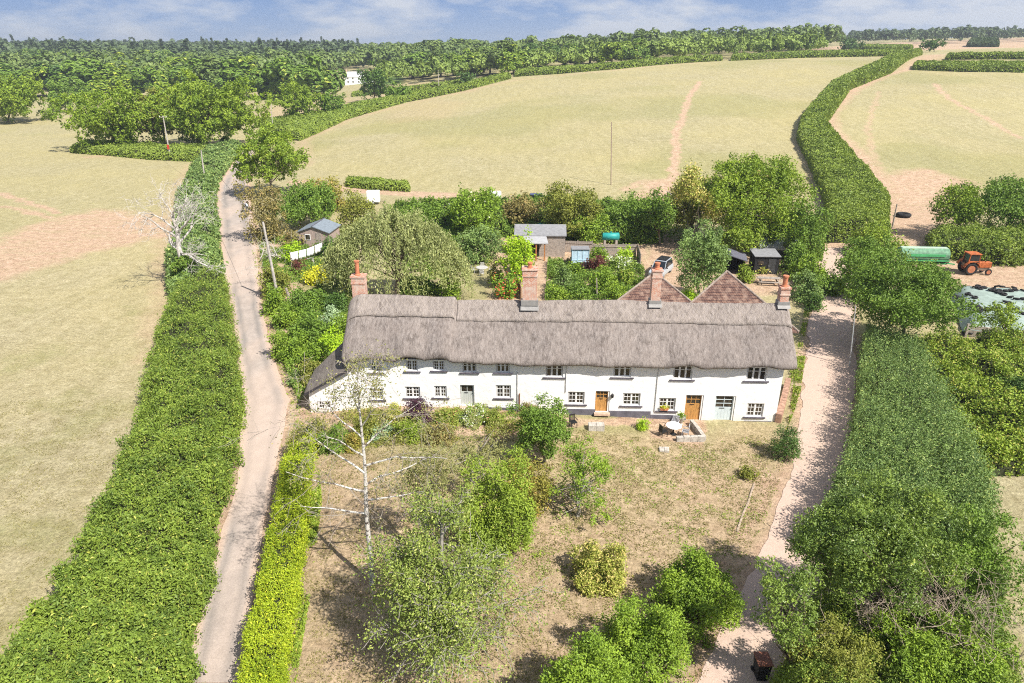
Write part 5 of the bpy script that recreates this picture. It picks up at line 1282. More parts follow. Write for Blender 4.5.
# patio in front of the cottage
tp = at(673, 434)
r = thing('patio_table', 'round pale metal table on the front terrace', 'table', tuple(tp)); nb().lathe((0, 0, 0), [(.55, .69), (.57, .72), (.55, .74)], 24).build('table_top', WHITEP, r); nb().lathe((0, 0, 0), [(.28, 0), (.06, .06), (.05, .62), (.15, .69)], 10).build('pedestal', IRON, r)
CH = mat('pale_grey_chair_metal', (.45, .45, .47), .5, .1)
for a_, lb in ((200, 'left of the round terrace table'), (70, 'behind the round terrace table'), (-20, 'right of the round terrace table')):
    chair('grey metal chair %s' % lb, tp.x+.85*math.cos(rad(a_)), tp.y+.85*math.sin(rad(a_)), rad(a_-90), 'chairs on the front terrace', CH if a_ < 100 else IRON, tp.z)
def lowwall(name, label, pts, h, wd, m, base_=0., cat='wall'):
    P_ = [at(*p, base_) for p in pts]; r = thing(name, label, cat, tuple(P_[0])); o = P_[0]; b = nb()
    for a, c in zip(P_[:-1], P_[1:]):
        L = (c-a).length; n = max(2, int(L/.45)); u = (c-a)/L; an = math.atan2(u.y, u.x)
        for i in range(n):
            q = a+(c-a)*(i+.5)/n-o; jit = .03*math.sin(i*7.3+h); b.obox((q.x, q.y, h/2-.05+jit/2), (L/n-.015, wd*(1+.1*math.sin(i*3.1)), h+.1+jit), an+.02*math.sin(i*5))
    b.build('stones', m, r, .02); return r
lowwall('terrace_wall', 'low pale stone wall around the sunken front terrace', [(691,424.5),(704,441),(676,441)], .42, .28, STONE)
lowwall('terrace_step', 'stone step at the front corner of the terrace', [(659,450),(669,451)], .14, .5, STONE, cat='step')
lowwall('stone_bench', 'low stone slab seat beside the first wooden door', [(588,429),(604,429.5)], .42, .55, STONE, cat='bench')
lowwall('gable_wall', 'low reddish stone wall beside the right gable', [(777.5,423),(783,403),(787,386)], .75, .45, mat('red_sandstone', (.40, .24, .17), .9, .3, 4, .4, 8))
lowwall('kerb_stones', 'loose pale stones edging the bank above the track', [(754,484),(748,503),(743,514),(737,532)], .05, .12, mat('earthy_stone', (.42, .33, .25), .95, .3, 5), cat='stones')
chair('dark garden chair left of the stone slab seat', *tuple(at(573, 427))[:2], rad(20), None, IRON, tz(*tuple(at(573, 427))[:2]))
r = root_at('plant_pot', 'white stone planter with a small green plant beside the second wooden door', 'planter', 680, 424); nb().lathe((0, 0, 0), [(.2, 0), (.15, .1), (.18, .2), (.34, .55), (.36, .6)], 14).build('pot', STONE, r)
g = np.random.default_rng(3); link('foliage', leafmesh('foliage', g.normal(size=(260, 3))*np.array([.14, .14, .1])+np.array([0, 0, .72]), g.normal(size=(260, 3)), .1, g), r, [LM['bright']])
x0, z0 = wallp(664, 409.5); p = H0+hu*x0-hv*.06; r = thing('window_box', 'yellow flowering window box below the open ground floor window', 'window box', (p.x, p.y, z0), HA)
nb().box(-.3, .3, -.12, .03, 0, .16).build('box', TERRA, r); link('foliage', leafmesh('foliage', g.normal(size=(160, 3))*np.array([.16, .05, .08])+np.array([0, -.05, .26]), g.normal(size=(160, 3)), .08, g), r, [LM['yellow']])

# sheds
r = root_at('black_shed', 'black boarded shed with flat felt roof beyond the tiled roofs', 'shed', 765, 274, rad(-3))
b = nb(); b.box(-1.45, 1.45, 0, 2.4, 0, 2.25); b.build('wall', BLACKW, r); b = nb(); b.add([(-1.6, -.2, 2.30), (1.6, -.2, 2.30), (1.6, 2.6, 2.55), (-1.6, 2.6, 2.55), (-1.6, -.2, 2.22), (1.6, -.2, 2.22), (1.6, 2.6, 2.47), (-1.6, 2.6, 2.47)], [(0,1,2,3),(7,6,5,4),(0,4,5,1),(1,5,6,2),(3,7,4,0)]); b.build('roof', FELT, r)
d = nb().box(.2, 1.1, -.04, -.004, .05, 2.0).build('door', mat('dark_grey_boards', (.05, .05, .05), .8, .3, 6), r); nb().box(.28, .33, -.08, -.041, 1., 1.1).build('handle', STEEL, d)
f = nb().box(-1.1, -.3, -.03, -.004, 1.1, 1.7).build('window', BLACKW, r); nb().box(-1.04, -.36, -.035, -.031, 1.16, 1.64).build('pane', GLASS, f)
r = root_at('open_shed', 'open fronted black shed with a slanting slate grey roof', 'shed', 733, 275, rad(-14))
b = nb(); b.box(-1.2, -1.1, 0, 2.6, 0, 2.3); b.box(1.1, 1.2, 0, 2.6, 0, 1.9); b.box(-1.1, 1.1, 2.5, 2.6, 0, 2.3); b.build('wall', BLACKW, r)
b = nb(); b.add([(-1.4, -.3, 2.75), (1.45, -.3, 1.95), (1.45, 2.8, 1.98), (-1.4, 2.8, 2.78), (-1.4, -.3, 2.67), (1.45, -.3, 1.87), (1.45, 2.8, 1.90), (-1.4, 2.8, 2.70)], [(0,1,2,3),(7,6,5,4),(0,4,5,1),(1,5,6,2),(3,7,4,0)]); b.build('roof', SLATE, r)
for x in (-1.1, 1.1): nb().box(x-.06, x+.06, -.1, .02, 0, 2.5 if x < 0 else 1.9).build('post', BLACKW, r)
r = root_at('round_roofed_shed', 'silver corrugated shed with a curved roof behind the black shed', 'shed', 778, 259, rad(-3))
def barrel(mb, x0, x1, R, z0, y0, n=14, corr=.0):
    k = 60; vs = []; fs = []
    for i in range(k+1):
        x = x0+(x1-x0)*i/k
        for j in range(n+1):
            a = math.pi*j/n; q = R+(.02 if i % 2 else -.02)*corr; vs.append((x, y0-q*math.cos(a), z0+q*.75*math.sin(a)))
    for i in range(k):
        for j in range(n): fs.append((i*(n+1)+j, (i+1)*(n+1)+j, (i+1)*(n+1)+j+1, i*(n+1)+j+1))
    fs.append(tuple(range(n+1))[::-1]); fs.append(tuple(k*(n+1)+j for j in range(n+1)))
    mb.add(vs, fs)
b = nb(); barrel(b, -2.6, 1.4, 1.6, 1.2, 1.6, 14, 1.); b.build('roof', STEEL, r)
b = nb(); barrel(b, 1.45, 2.7, 1.45, 1.1, 1.6); b.build('clear_end', mat('pale_plastic_sheet', (.40, .46, .50), .25, .2, 3), r)
nb().box(-2.55, 2.6, .1, 3.1, 0, 1.18).build('wall', BLACKW, r)
# garden shed on the left
r = root_at('garden_shed', 'small weathered timber shed with a pale blue grey double pitched roof', 'shed', 315, 248, rad(-6)); r.scale = (1, 1, 1.3)
b = nb(); w2 = 2.15; b.add([(-w2, 0, -.1), (w2, 0, -.1), (w2, 0, 1.75), (0, 0, 2.35), (-w2, 0, 1.75)], [(0, 1, 2, 3, 4)]); b.add([(-w2, 4.4, -.1), (w2, 4.4, -.1), (w2, 4.4, 1.75), (0, 4.4, 2.35), (-w2, 4.4, 1.75)], [(4, 3, 2, 1, 0)])
for s in (-1, 1): b.add([(s*w2, 0, -.1), (s*w2, 4.4, -.1), (s*w2, 4.4, 1.75), (s*w2, 0, 1.75)], [(0, 1, 2, 3) if s < 0 else (3, 2, 1, 0)])
b.build('wall', mat('pinkish_weathered_boards', (.40, .31, .27), .9, .3, 5, .2, 12, stretch=(1, 1, 5)), r)
RB = mat('pale_blue_grey_roof', (.20, .235, .27), .7, .15, 3)
for s in (-1, 1):
    b = nb(); b.add([(0, -.25, 2.42), (s*2.4, -.25, 1.75), (s*2.4, 4.65, 1.75), (0, 4.65, 2.42), (0, -.25, 2.34), (s*2.4, -.25, 1.67), (s*2.4, 4.65, 1.67), (0, 4.65, 2.34)], [(0,1,2,3),(7,6,5,4),(0,4,5,1),(1,5,6,2),(2,6,7,3)]); b.build('roof', RB, r)
nb().bar((0, -.27, 2.43), (0, 4.67, 2.43), .14, .06).build('ridge', SLATE, r)
f = nb().box(-1.25, -.45, -.05, -.004, .85, 1.5).build('window', FRAME, r); nb().box(-1.17, -.53, -.055, -.051, .92, 1.43).build('pane', GLASS, f)
d = nb().box(.3, 1.1, -.04, -.004, 0, 1.7).build('door', WOOD, r); nb().box(.38, .42, -.08, -.041, .8, .9).build('handle', IRON, d)
# washing line
a = at(292, 268); c = at(324, 257); r = thing('washing_line', 'washing line strung across the side garden', 'washing line', tuple(a))
for q in (a, c): nb().tube([q-a, q-a+Vector((0, 0, 2.1))], .05, 6).build('post', WOOD, r)
nb().tube([Vector((0, 0, 2.0)), (c-a)/2+Vector((0, 0, 1.8)), (c-a)+Vector((0, 0, 2.0))], .012, 4).build('line', WHITEP, r)
for i, lb in enumerate(('first white sheet from the lane on the washing line', 'second white sheet from the lane on the washing line', 'third white sheet from the lane on the washing line', 'last white sheet on the washing line, nearest the shed')):
    f0, f1 = i/4+.01, (i+1)/4-.015; L = (c-a).length; u = (c-a)/L; b = nb(); n = 10; vs = []
    for k in range(n+1):
        f = f0+(f1-f0)*k/n; zt = 2.0-.8*f*(1-f)+.02
        for j in range(5): vs.append(a+(c-a)*f+Vector((0, 0, zt-j*.28)) + Vector((-u.y, u.x, 0))*(.08*math.sin(k*1.3+i)*j/4 + .10*j/4))
    o = vs[0]; b.add([v-o for v in vs], [(k*5+j, (k+1)*5+j, (k+1)*5+j+1, k*5+j+1) for k in range(n) for j in range(4)])
    s = b.build('sheet', WHITEC, None, smooth=True); s.location = o; m_ = s.modifiers.new('thickness', 'SOLIDIFY'); m_.thickness = .01; tag(s, lb, 'bed sheet', 'sheets on the washing line')
for px, py, L, lb in ((313, 284, 1.9, 'white sunbed lying on the side lawn'), (322, 272, .9, 'small white low table on the side lawn')):
    r = root_at('sunbed' if L > 1 else 'low_table', lb, 'sunbed' if L > 1 else 'table', px, py, rad(-15)); nb().obox((0, 0, .34), (L, .62, .06)).build('top', WHITEP, r)
    for sx_ in (-1, 1):
        for sy_ in (-1, 1): nb().box(sx_*L*.42-.03, sx_*L*.42+.03, sy_*.25-.03, sy_*.25+.03, 0, .31).build('leg', WHITEP, r)
r = root_at('picnic_table', 'long weathered picnic table with benches on the bare yard', 'picnic table', 768, 284, rad(-8))
nb().obox((0, 0, .76), (2.6, .75, .06)).build('table_top', WOOD, r)
for s in (-1, 1): nb().obox((0, s*.78, .45), (2.6, .28, .05)).build('bench_seat', WOOD, r)
for x in (-.95, .95):
    nb().obox((x, 0, .41), (.09, 1.7, .09)).build('cross_beam', WOOD, r)
    for s in (-1, 1): nb().bar((x+.07, s*.62, 0), (x+.07, s*.28, .73), .09).build('leg', WOOD, r)

# vehicles
def wheel(par, x, y, R_, wd, m2=WHITEP, name='wheel'):
    t_ = nb(); t_.ring((x, y, R_), R_*.78, R_*.22, 'Y', 22, 8); w_ = t_.build(name, RUB, par, smooth=True); w_.scale = (1, 1, 1)
    nb().tube([(x, y-wd*.32, R_), (x, y+wd*.32, R_)], R_*.58, 16).build('rim', m2, w_); return w_
def loft(mb, secs, m=0):
    """secs: list of (x, [(y, z)...]) closed sections with equal counts"""
    n = len(secs[0][1]); vs = [(x, y, z) for x, s in secs for y, z in s]; fs = []
    for i in range(len(secs)-1):
        for k in range(n): fs.append((i*n+k, i*n+(k+1) % n, (i+1)*n+(k+1) % n, (i+1)*n+k))
    fs.append(tuple(range(n))[::-1]); fs.append(tuple((len(secs)-1)*n+k for k in range(n))); return mb.add(vs, fs, m)
def car(name, label, x, y, z, rz, paint, suv=True, load=False):
    r = thing(name, label, 'car', (x, y, z), rz); hw = .9; hb = 1.02 if suv else .80; ht = 1.78 if suv else 1.42
    sec = lambda zt, w_=hw, zb=.34: [(-w_, zb), (w_, zb), (w_+.02, zb+.35), (w_-.06, zt), (-w_+.06, zt), (-w_-.02, zb+.35)]
    b = nb(); loft(b, [(-2.25, sec(hb-.25, hw-.12, .45)), (-2.15, sec(hb-.02)), (-.9, sec(hb+.02)), (1.0, sec(hb)), (2.05, sec(hb-.14, hw-.04)), (2.25, sec(hb-.3, hw-.14, .42))]); b.build('body', paint, r, .04)
    cs = lambda zt, w0, w1: [(-w0, hb-.02), (w0, hb-.02), (w1, zt), (-w1, zt)]
    b = nb(); loft(b, [(-2.12, cs(hb, hw-.08, hw-.1)), (-1.9, cs(ht-.08, hw-.07, hw-.22)), (-.2, cs(ht, hw-.07, hw-.2)), (.35, cs(ht-.06, hw-.07, hw-.22)), (1.05, cs(hb, hw-.08, hw-.1))]); c = b.build('cabin', CARG, r, .03)
    b = nb(); b.box(-1.88, .32, -hw+.21, hw-.21, ht-.06, ht+.015); b.build('roof', paint, r, .02)
    for s in (-1, 1): nb().bar((.34, s*(hw-.2), ht-.05), (1.06, s*(hw-.09), hb), .06).build('pillar', paint, r)
    for sx_ in (-1.35, 1.4):
        for s in (-1, 1): wheel(r, sx_, s*(hw-.08), .36, .24, STEEL)
    for s in (-1, 1): nb().box(2.16, 2.27, s*.6-.16, s*.6+.16, .62, .76).build('headlight', mat('headlight_glass', (.7, .7, .68), .2), r); nb().obox((.75, s*(hw+.1), hb+.1), (.12, .16, .14)).build('mirror', IRON, r)
    if load:
        nb().box(-1.7, .1, -.6, .6, ht+.05, ht+.12).build('roof_rack', IRON, r)
    return r
pf = at(653, 278); car('parked_car', 'silver four wheel drive car parked behind the cottage facing the camera', pf.x+1.2, pf.y+1.5, pf.z, math.atan2(-4, -2.3), SILVER, True, True)
pf = at(532, 203); car('parked_car', 'dark blue car half hidden behind the back hedge', pf.x, pf.y+1, pf.z, rad(175), mat('dark_blue_car_paint', (.05, .07, .16), .3, .1), False)
for px, lb in ((495, 'white box trailer behind the elder in the back hedge'), (374, 'white box trailer at the end of the field path behind the willow')):
    r = root_at('box_trailer', lb, 'trailer', px, 205 if px > 400 else 204, rad(4)); nb().box(-1.1, 1.1, -.8, .8, .45, 2.35).build('body', WHITEP, r, .05)
    for s in (-1, 1): wheel(r, 0, s*.85, .33, .2, STEEL)
    nb().bar((1.1, 0, .5), (2.1, 0, .5), .08).build('drawbar', IRON, r); nb().box(-1.14, -1.101, -.7, .7, .5, 2.25).build('door', WHITEP, r)
# tractor
tp = at(975, 275); r = thing('tractor', 'old orange tractor with a cab hitched to the green tank trailer', 'tractor', (tp.x, tp.y+.6, tp.z), rad(-4))
b = nb(); b.box(.1, 1.85, -.34, .34, .85, 1.55); b.build('bonnet', ORANGE, r, .06); nb().box(1.85, 1.93, -.3, .3, .9, 1.5).build('grille', IRON, r); nb().box(-1.0, 1.75, -.25, .25, .5, .85).build('chassis', MUD, r)
b = nb()
for x, y in ((-1.25, -.7), (-1.25, .7), (.15, -.62), (.15, .62)): b.bar((x, y, 1.2), (x*.85-.05, y*.92, 2.55), .09)
for y in (-.7, .7): b.bar((-1.2, y*.97, 1.75), (.1, y*.9, 1.7), .07)
b.build('cab_frame', ORANGE, r); nb().box(-1.25, .2, -.72, .72, 2.55, 2.68).build('cab_roof', ORANGE, r, .04); nb().box(-1.12, .05, -.6, .6, 1.3, 2.5).build('cab_glass', CARG, r)
nb().obox((-.6, 0, 1.15), (1.3, 1.3, .4)).build('cab_floor', MUD, r)
for s in (-1, 1):
    wheel(r, -.75, s*.78, .78, .42, mat('rusty_wheel', (.42, .16, .08), .8, .2)); wheel(r, 1.45, s*.68, .42, .26, MATS['rusty_wheel'])
    b = nb(); 
    pts = [(-.75+.95*math.cos(a_), s*.80, .80+.95*math.sin(a_)) for a_ in np.linspace(rad(15), rad(165), 9)]
    for p0, p1 in zip(pts[:-1], pts[1:]): b.bar(p0, p1, .42, .04)
    b.build('mudguard', ORANGE, r)
nb().tube([(1.1, -.2, 1.5), (1.1, -.2, 2.3)], .05, 8).build('exhaust_pipe', IRON, r)
tp = at(928, 270); r = thing('tank_trailer', 'long green tank trailer behind the orange tractor', 'trailer', (tp.x-.3, tp.y+.9, tp.z), rad(-4))
b = nb(); b.tube([(-3.3, 0, 1.75), (-3.2, 0, 1.75), (2.6, 0, 1.75), (2.75, 0, 1.75)], [.6, .92, .92, .6], 22); b.build('tank', mat('faded_green_tank', (.13, .26, .16), .65, .3, 3), r, smooth=False); nb().box(-3.1, 2.5, -.35, .35, 2.58, 2.70).build('top_walkway', TPALE, r)
b = nb(); b.box(-2.2, 2.0, -.99, -.90, 1.75, 2.05); b.build('side_panel', TGREEN, r); nb().box(-3.2, 2.7, -.95, -.88, 1.15, 1.3).build('side_stripe', TGREEN, r)
nb().box(-3.1, 2.7, -.4, .4, .6, .8).build('chassis', TGREEN, r); nb().bar((2.6, 0, .7), (3.9, 0, .55), .14).build('drawbar', TGREEN, r); nb().box(2.6, 3.0, -.3, .3, .8, 1.2).build('pump', MUD, r)
for x in (-1.4, -.2):
    for s in (-1, 1): wheel(r, x, s*.85, .5, .3, MUD)
r = root_at('tyre', 'large black tyre lying flat in the field gateway', 'tyre', 903, 217); nb().ring((0, 0, .35), .85, .33, 'Z', 28, 10).build('tyre', RUB, r, smooth=True)
# silage clamp
A_, B_, C_, D_ = at(951, 284, 1.3), at(1120, 292, 1.3), at(1130, 340, 1.2), at(966, 324, 1.2)
r = thing('silage_clamp', 'silage heap under a pale teal sheet with low concrete walls', 'silage clamp', (A_.x, A_.y, 0)); o = Vector((A_.x, A_.y, 0)); n = 40
X = np.zeros((n, n)); Y = X.copy(); Z = X.copy()
for i in range(n):
    for j in range(n):
        p = A_.lerp(B_, i/(n-1)).lerp(D_.lerp(C_, i/(n-1)), j/(n-1)); ed = min(i, j, n-1-j, n-1-i)/3.
        X[i, j] = p.x-o.x; Y[i, j] = p.y-o.y; Z[i, j] = 1.25*min(1, .15+ed) + .28*(float(vnoise(p.x/1.3, p.y/1.3, 4))-.5) + .4*min(1, ed/4)
gridmesh('sheet', X, Y, Z, [mat('pale_teal_sheet', (.30, .37, .33), .85, .15, 2, .3, 6, spec=.1)], r)
w_ = nb(); 
for a, c, hh in ((D_, C_, 1.15), ):
    u = (c-a).normalized(); L = (c-a).length; k = int(L/2.4)
    for i in range(k):
        q0 = a+u*(i*2.4+.03); q1 = a+u*(i*2.4+2.37); w_.bar((q0.x-o.x, q0.y-o.y-.15, .95), (q1.x-o.x, q1.y-o.y-.15, .95), .16, .36); w_.bar((q0.x-o.x, q0.y-o.y-.15, .35), (q1.x-o.x, q1.y-o.y-.15, .35), .16, .6)
        nb().box(q0.x-o.x-.12, q0.x-o.x+.12, q0.y-o.y-.42, q0.y-o.y-.25, -.3, 1.35).build('post', CONC, r)
w_.build('concrete_wall', CONC, r)
rr_ = np.random.default_rng(8); tyre_me = nb().ring((0, 0, 0), .22, .10, 'Z', 14, 6).build('tyre', RUB, smooth=True); k = 0
def hz_(x, y):
    d = ((X+o.x-x)**2+(Y+o.y-y)**2); i = np.unravel_index(np.argmin(d), d.shape); return float(Z[i])
for seg in ([(953,285),(975,286),(1000,287),(1030,288)], [(957,290),(968,294),(975,298)], [(972,303),(980,308),(984,312)], [(975,289),(995,294),(1010,300),(1024,303)], [(966,310),(985,311),(1000,310)], [(1005,305),(1015,311),(1024,316)], [(985,290),(1005,292),(1024,291)], [(968,322),(985,323),(1010,325),(1028,327)]):
    P_, L = resample([tuple(at(x, y, 1.45)) for x, y in seg], 60)
    s = 0
    while s < L:
        p = P_[min(59, int(s/L*59))]; s += .56+.15*rr_.random()
        q = tyre_me if k == 0 else tyre_me.copy()
        if k: COL.objects.link(q)
        px_ = p[0]+rr_.normal()*.10; py_ = p[1]+rr_.normal()*.12; q.location = (px_, py_, hz_(px_, py_)+.13); q.rotation_euler = (rr_.normal()*.15, rr_.normal()*.15, 0); k += 1
        tag(q, 'old black tyre weighing down the teal silage sheet', 'tyre', 'tyres on the silage sheet')
# poles
def pole(label, px, y0, py, y1, rr=.13, arm=False, sign=False, m=None, name='utility_pole', cat='pole', lean=None, parts=True):
    b = at(px, y1); x_top, ytop = py, y0; zt = zat(ytop, b.y); xt = xat(x_top, b.y, zt)
    r = thing(name, label, cat, tuple(b)); mm = m or mat('bleached_pole_wood', (.46, .42, .38), .9, .2, 4)
    nb().tube([(0, 0, -.3), ((xt-b.x)*.5, 0, (zt-b.z)*.5), (xt-b.x, 0, zt-b.z)], [rr*1.1, rr*.95, rr*.75], 9).build('shaft', mm, r)
    if arm:
        nb().bar((xt-b.x-.9, -.08, zt-b.z-.25), (xt-b.x+.9, -.08, zt-b.z-.25), .12).build('crossarm', mm, r)
        for q in (-.8, 0, .8): nb().lathe((xt-b.x+q, -.08, zt-b.z-.18), [(.06, 0), (.09, .1), (.05, .22)], 8).build('insulator', WHITEP, r)
    if sign: nb().box(-.28, .28, -.2, -.15, 2.6, 3.7).build('sign_plate', mat('red_sign', (.55, .06, .04), .5), r)  # flat red sign plate fixed to the shaft
    return Vector((xt, b.y, zt))
T1 = pole('wooden power pole with crossarm in front of the big oaks', 171, 116, 163, 160, .15, True, True)
T2 = pole('shorter bleached pole standing in the hedgerow by the lane', 206, 150, 201, 188, .14)
T3 = pole('slim pole standing alone in the middle field', 611, 122, 611.5, 185, .09, m=mat('dull_brown_pole', (.30, .22, .18), .9))
T4 = pole('tall leaning grey pole among the bushes at the lane side', 279, 222, 263, 302, .15)
T5 = pole('far pole before the pale field left of the valley trees', 273, 104, 271, 131, .13)
pole('far pole beside the farmhouse field', 343, 92, 342, 108, .13); T7 = pole('distant pole on the hedge near the plantation', 439, 70, 438, 89, .14)
pole('old leaning gate post by the tyre in the gateway', 892, 204, 897, 228, .11, m=WOOD, name='gate_post', cat='post')
pole('thin pale pole on the right side of the farm track', 849.5, 306, 855.5, 366, .05, m=STEEL, name='thin_pole')
pole('stub of a cut grey trunk among the side garden shrubs', 291, 288, 286, 304, .17, m=WOOD, name='cut_stump', cat='stump')
pole('short timber post in the middle of the back garden', 597, 278, 596.5, 298, .08, m=WOOD, name='garden_post', cat='post')
def cable(label, a, c, sag):
    r = thing('power_cable', label, 'cable', tuple(a)); pts = [(c-a)*f + Vector((0, 0, -sag*4*f*(1-f))) for f in np.linspace(0, 1, 14)]
    nb().tube(pts, .022, 4).build('wire', IRON, r)
cable('sagging cable from the crossarm pole past the oaks', T1+Vector((.8, 0, -.1)), T5, 1.2); cable('cable between the hedgerow pole and the leaning pole', T2, T4, 1.0)
cable('cable between the crossarm pole and the hedgerow pole', T1+Vector((0, 0, -.2)), T2, .6); cable('long cable crossing the valley to the distant pole', T5, T7, 2.5)
# farmhouse in the valley
b0 = at(355, 84.5); r = thing('farmhouse', 'small white farmhouse alone in the valley fields', 'house', tuple(b0), rad(12))
nb().box(-6, 6, 0, 7, -.5, 4.6).build('wall', WHITEP, r)
b = nb(); b.add([(-6.3, -.3, 4.5), (6.3, -.3, 4.5), (6.3, 3.5, 7.4), (-6.3, 3.5, 7.4), (-6.3, 7.3, 4.5), (6.3, 7.3, 4.5)], [(0,1,2,3),(3,2,5,4),(0,3,4),(1,5,2)]); b.build('roof', mat('light_slate', (.50, .50, .52), .7, .1), r)
for x in (-4, -1, 2.5, 4.6):
    for z in (1., 3.): 
        f = nb().box(x-.5, x+.5, -.06, -.004, z, z+1.1).build('window', FRAME, r); nb().box(x-.42, x+.42, -.065, -.061, z+.08, z+1.02).build('pane', GLASS, f)
nb().box(-5, -4.2, 3.1, 3.9, 6.8, 8.6).build('chimney', BRICK, r)
nb().box(6.01, 12, 1, 6, -.5, 3.2).build('outbuilding', WHITEP, r)
# wheelie bin at the foot of the track
r = root_at('wheelie_bin', 'black lidded bin beside the hedge at the foot of the track', 'bin', 760, 676)
b = nb(); b.add([(-.24, -.28, 0), (.24, -.28, 0), (.24, .28, 0), (-.24, .28, 0), (-.3, -.36, 1.0), (.3, -.36, 1.0), (.3, .36, 1.0), (-.3, .36, 1.0)], [(3,2,1,0),(4,5,6,7),(0,1,5,4),(1,2,6,5),(2,3,7,6),(3,0,4,7)]); b.build('body', mat('black_plastic', (.015, .015, .016), .5), r, .02)
nb().obox((0, 0, 1.05), (.66, .78, .08)).build('lid', mat('brown_lid', (.20, .08, .05), .5), r, .02)
for s in (-1, 1): nb().tube([(s*.27-.03, .34, .11), (s*.27+.03, .34, .11)], .11, 12).build('wheel', RUB, r)
# person on the lane
def person():
    b0 = at(248, 212); pp = [((0, 0, .92), .15), ((0, 0, 1.15), .14), ((0, 0, 1.40), .17), ((0, 0, 1.50), .07), ((0, -.02, 1.62), .10), ((0, -.02, 1.72), .085),
        ((.20, 0, 1.38), .065), ((.27, .03, 1.12), .05), ((.25, -.08, .88), .035), ((-.20, 0, 1.38), .065), ((-.27, 0, 1.12), .05), ((-.25, -.12, .90), .035),
        ((.10, 0, .84), .11), ((.11, -.08, .46), .07), ((.10, .02, .08), .05), ((.10, -.14, .04), .045), ((-.10, 0, .84), .11), ((-.11, .06, .46), .07), ((-.10, .20, .10), .05), ((-.10, .05, .05), .045)]
    ed = [(0,1),(1,2),(2,3),(3,4),(4,5),(2,6),(6,7),(7,8),(2,9),(9,10),(10,11),(0,12),(12,13),(13,14),(14,15),(0,16),(16,17),(17,18),(18,19)]
    me_ = bpy.data.meshes.new('person'); me_.from_pydata([p for p, _ in pp], ed, []); o_ = bpy.data.objects.new('person', me_); COL.objects.link(o_); o_.location = b0; o_.rotation_euler = (0, 0, rad(20))
    s_ = o_.modifiers.new('skin', 'SKIN'); 
    if not me_.skin_vertices: me_.skin_vertices.new() if hasattr(me_.skin_vertices, 'new') else None
    try:
        for v_, (_, q) in zip(me_.skin_vertices[0].data, pp): v_.radius = (q, q)
        me_.skin_vertices[0].data[0].use_root = True
    except Exception as e: print('skin', e)
    o_.modifiers.new('sub', 'SUBSURF').levels = 1; o_.modifiers['sub'].render_levels = 2
    me_.materials.append(mat('dark_clothes', (.04, .045, .06), .8)); tag(o_, 'person in dark trousers and a pale top on the edge of the lane', 'person')
    t_ = nb(); t_.tube([(0, 0, .95), (0, 0, 1.15), (0, 0, 1.42), (0, 0, 1.50)], [.19, .19, .215, .10], 12); t_.build('top', mat('pale_cloth', (.55, .62, .72), .8), o_, smooth=True)
    t_ = nb(); t_.lathe((0, -.02, 1.60), [(.10, 0), (.125, .08), (.11, .15), (.05, .19)], 12); t_.build('hair', mat('brown_hair', (.10, .06, .04), .7), o_, smooth=True)
person()

# ================================================================== low growth that nobody could count
def scatter(name, label, polys, n, S, zr, m, seed, clump=.6, cut=.45, zfun=None):
    g = np.random.default_rng(seed); Ps = []
    for pl in polys:
        P_ = np.array([tuple(at(x, y))[:2] for x, y in pl]); lo = P_.min(0); hi = P_.max(0); k = n*6
        q = lo+(hi-lo)*g.random((k, 2)); ok = inpoly(q[:, 0], q[:, 1], [tuple(p) for p in P_]); q = q[ok][:n]
        nz = fbm(q[:, 0]/clump, q[:, 1]/clump, seed, 2); keep = nz > cut+.06*g.normal(size=len(q)); q = q[keep]; nz = nz[keep]
        z = terrain(q[:, 0], q[:, 1]) + .02 + g.random(len(q))*zr*np.clip((nz-cut)*5, .1, 1)
        Ps.append(np.column_stack([q, z]))
    P = np.concatenate(Ps); N = g.normal(size=P.shape)+np.array([0, 0, .6]); d = P[:, 1]*cp+H*sp
    o = link(name, leafmesh(name, P, N, S*(.6+.8*g.random(len(P))), g, .45), None, [m]); return tag(o, label, 'plants' if 'grass' not in name else 'grass', None, 'stuff')
SIDE = [(258,240),(345,240),(352,300),(345,345),(318,370),(300,405),(290,385),(275,330)]
BACK1 = [(548,262),(640,262),(652,300),(545,302)]; BED = [(340,415),(380,408),(540,407),(545,424),(500,440),(380,448),(335,450)]
scatter('undergrowth', 'low mixed undergrowth filling the side garden', [SIDE], 40000, .2, .9, LM['mid'], 1, 1.6, .38)
scatter('undergrowth', 'low mixed plants filling the back garden beds', [BACK1, [(536,232),(600,230),(655,232),(655,244),(600,244),(536,240)], [(400,240),(460,236),(456,262),(440,296),(400,298)]], 30000, .2, 1.0, LM['mid'], 2, 1.5, .36)
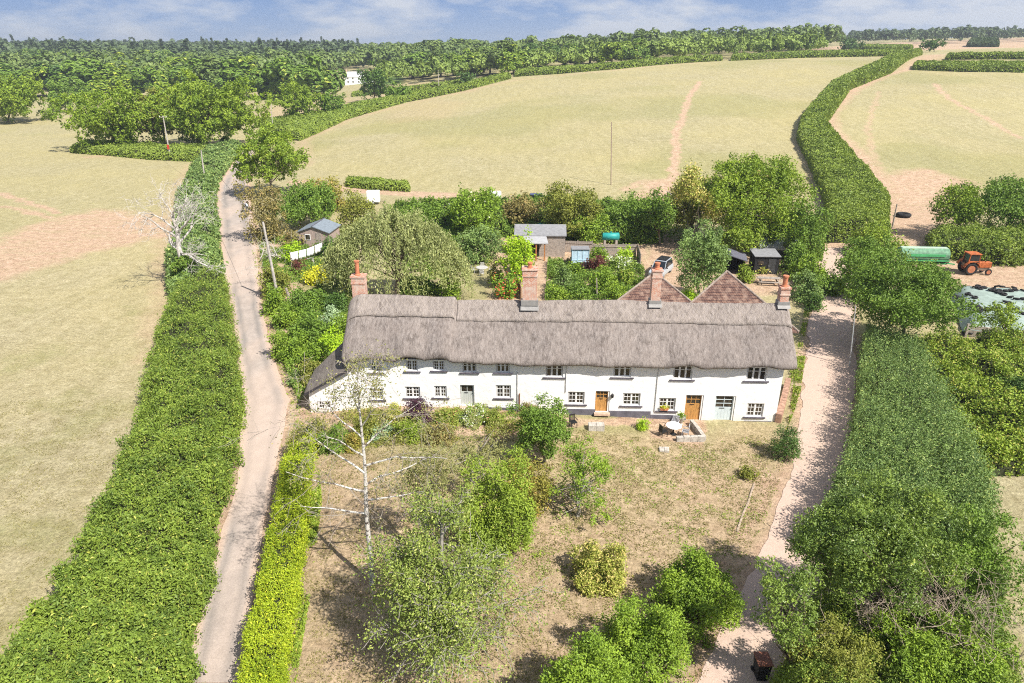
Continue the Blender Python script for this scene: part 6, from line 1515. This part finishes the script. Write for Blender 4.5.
scatter('undergrowth', 'low flowers and weeds along the cottage bed', [BED], 22000, .11, .55, LM['olive'], 3, 1.2, .42)
scatter('undergrowth', 'weeds under the back hedge and trees', [[(380,205),(660,200),(690,215),(700,245),(640,240),(400,240)], [(745,225),(825,235),(822,262),(800,262),(770,250)]], 26000, .26, 1.6, LM['mid'], 4, 2.5, .40)
scatter('verge_grass', 'rough grass and weeds along the verges of the lane and track', [[(250,240),(262,245),(278,330),(300,400),(306,440),(296,440),(285,390),(264,320)], [(785,400),(800,360),(812,300),(806,300),(795,360),(790,372)], [(776,462),(800,395),(806,350),(797,350),(792,395),(788,424)], [(318,455),(312,500),(300,600),(290,683),(296,683),(310,600),(322,500)]], 9000, .13, .35, LM['bramble'], 5, 1., .46)
scatter('dry_grass', 'dry tufty grass of the front lawn', [[(322,455),(540,425),(700,445),(780,430),(780,480),(745,560),(735,600),(690,720),(290,720),(300,600)]], 70000, .08, .05, leafmat('dry_grass_tufts', (.12, .11, .055), (.21, .20, .11)), 6, .6, .45)
scatter('weeds', 'green weeds dotted over the front lawn and bank', [[(500,430),(700,445),(790,430),(782,480),(740,580),(600,640),(470,620),(440,470)]], 26000, .09, .08, leafmat('lawn_weeds', (.10, .15, .03), (.20, .26, .06)), 7, .8, .60)
scatter('dry_grass', 'sparse tufts of dry grass over the near left field', [[(-200,400),(130,400),(110,480),(80,560),(30,625),(0,650),(-200,760)]], 30000, .07, .05, MATS['dry_grass_tufts'], 8, .7, .50)
# ================================================================== the air
hb_ = MB().box(-3200, 3200, -60, 3600, -1.5, 78.); hm = bpy.data.materials.new('pale_air'); t = nt(hm)
pv = node(t, 'ShaderNodeVolumePrincipled'); pv.inputs['Density'].default_value = HAZE; pv.inputs['Color'].default_value = (.80, .88, 1, 1); pv.inputs['Anisotropy'].default_value = .3
o_ = node(t, 'ShaderNodeOutputMaterial'); t.links.new(pv.outputs[0], o_.inputs['Volume'])
ho = hb_.build('haze', hm); tag(ho, kind='stuff'); SC.cycles.volume_bounces = 0
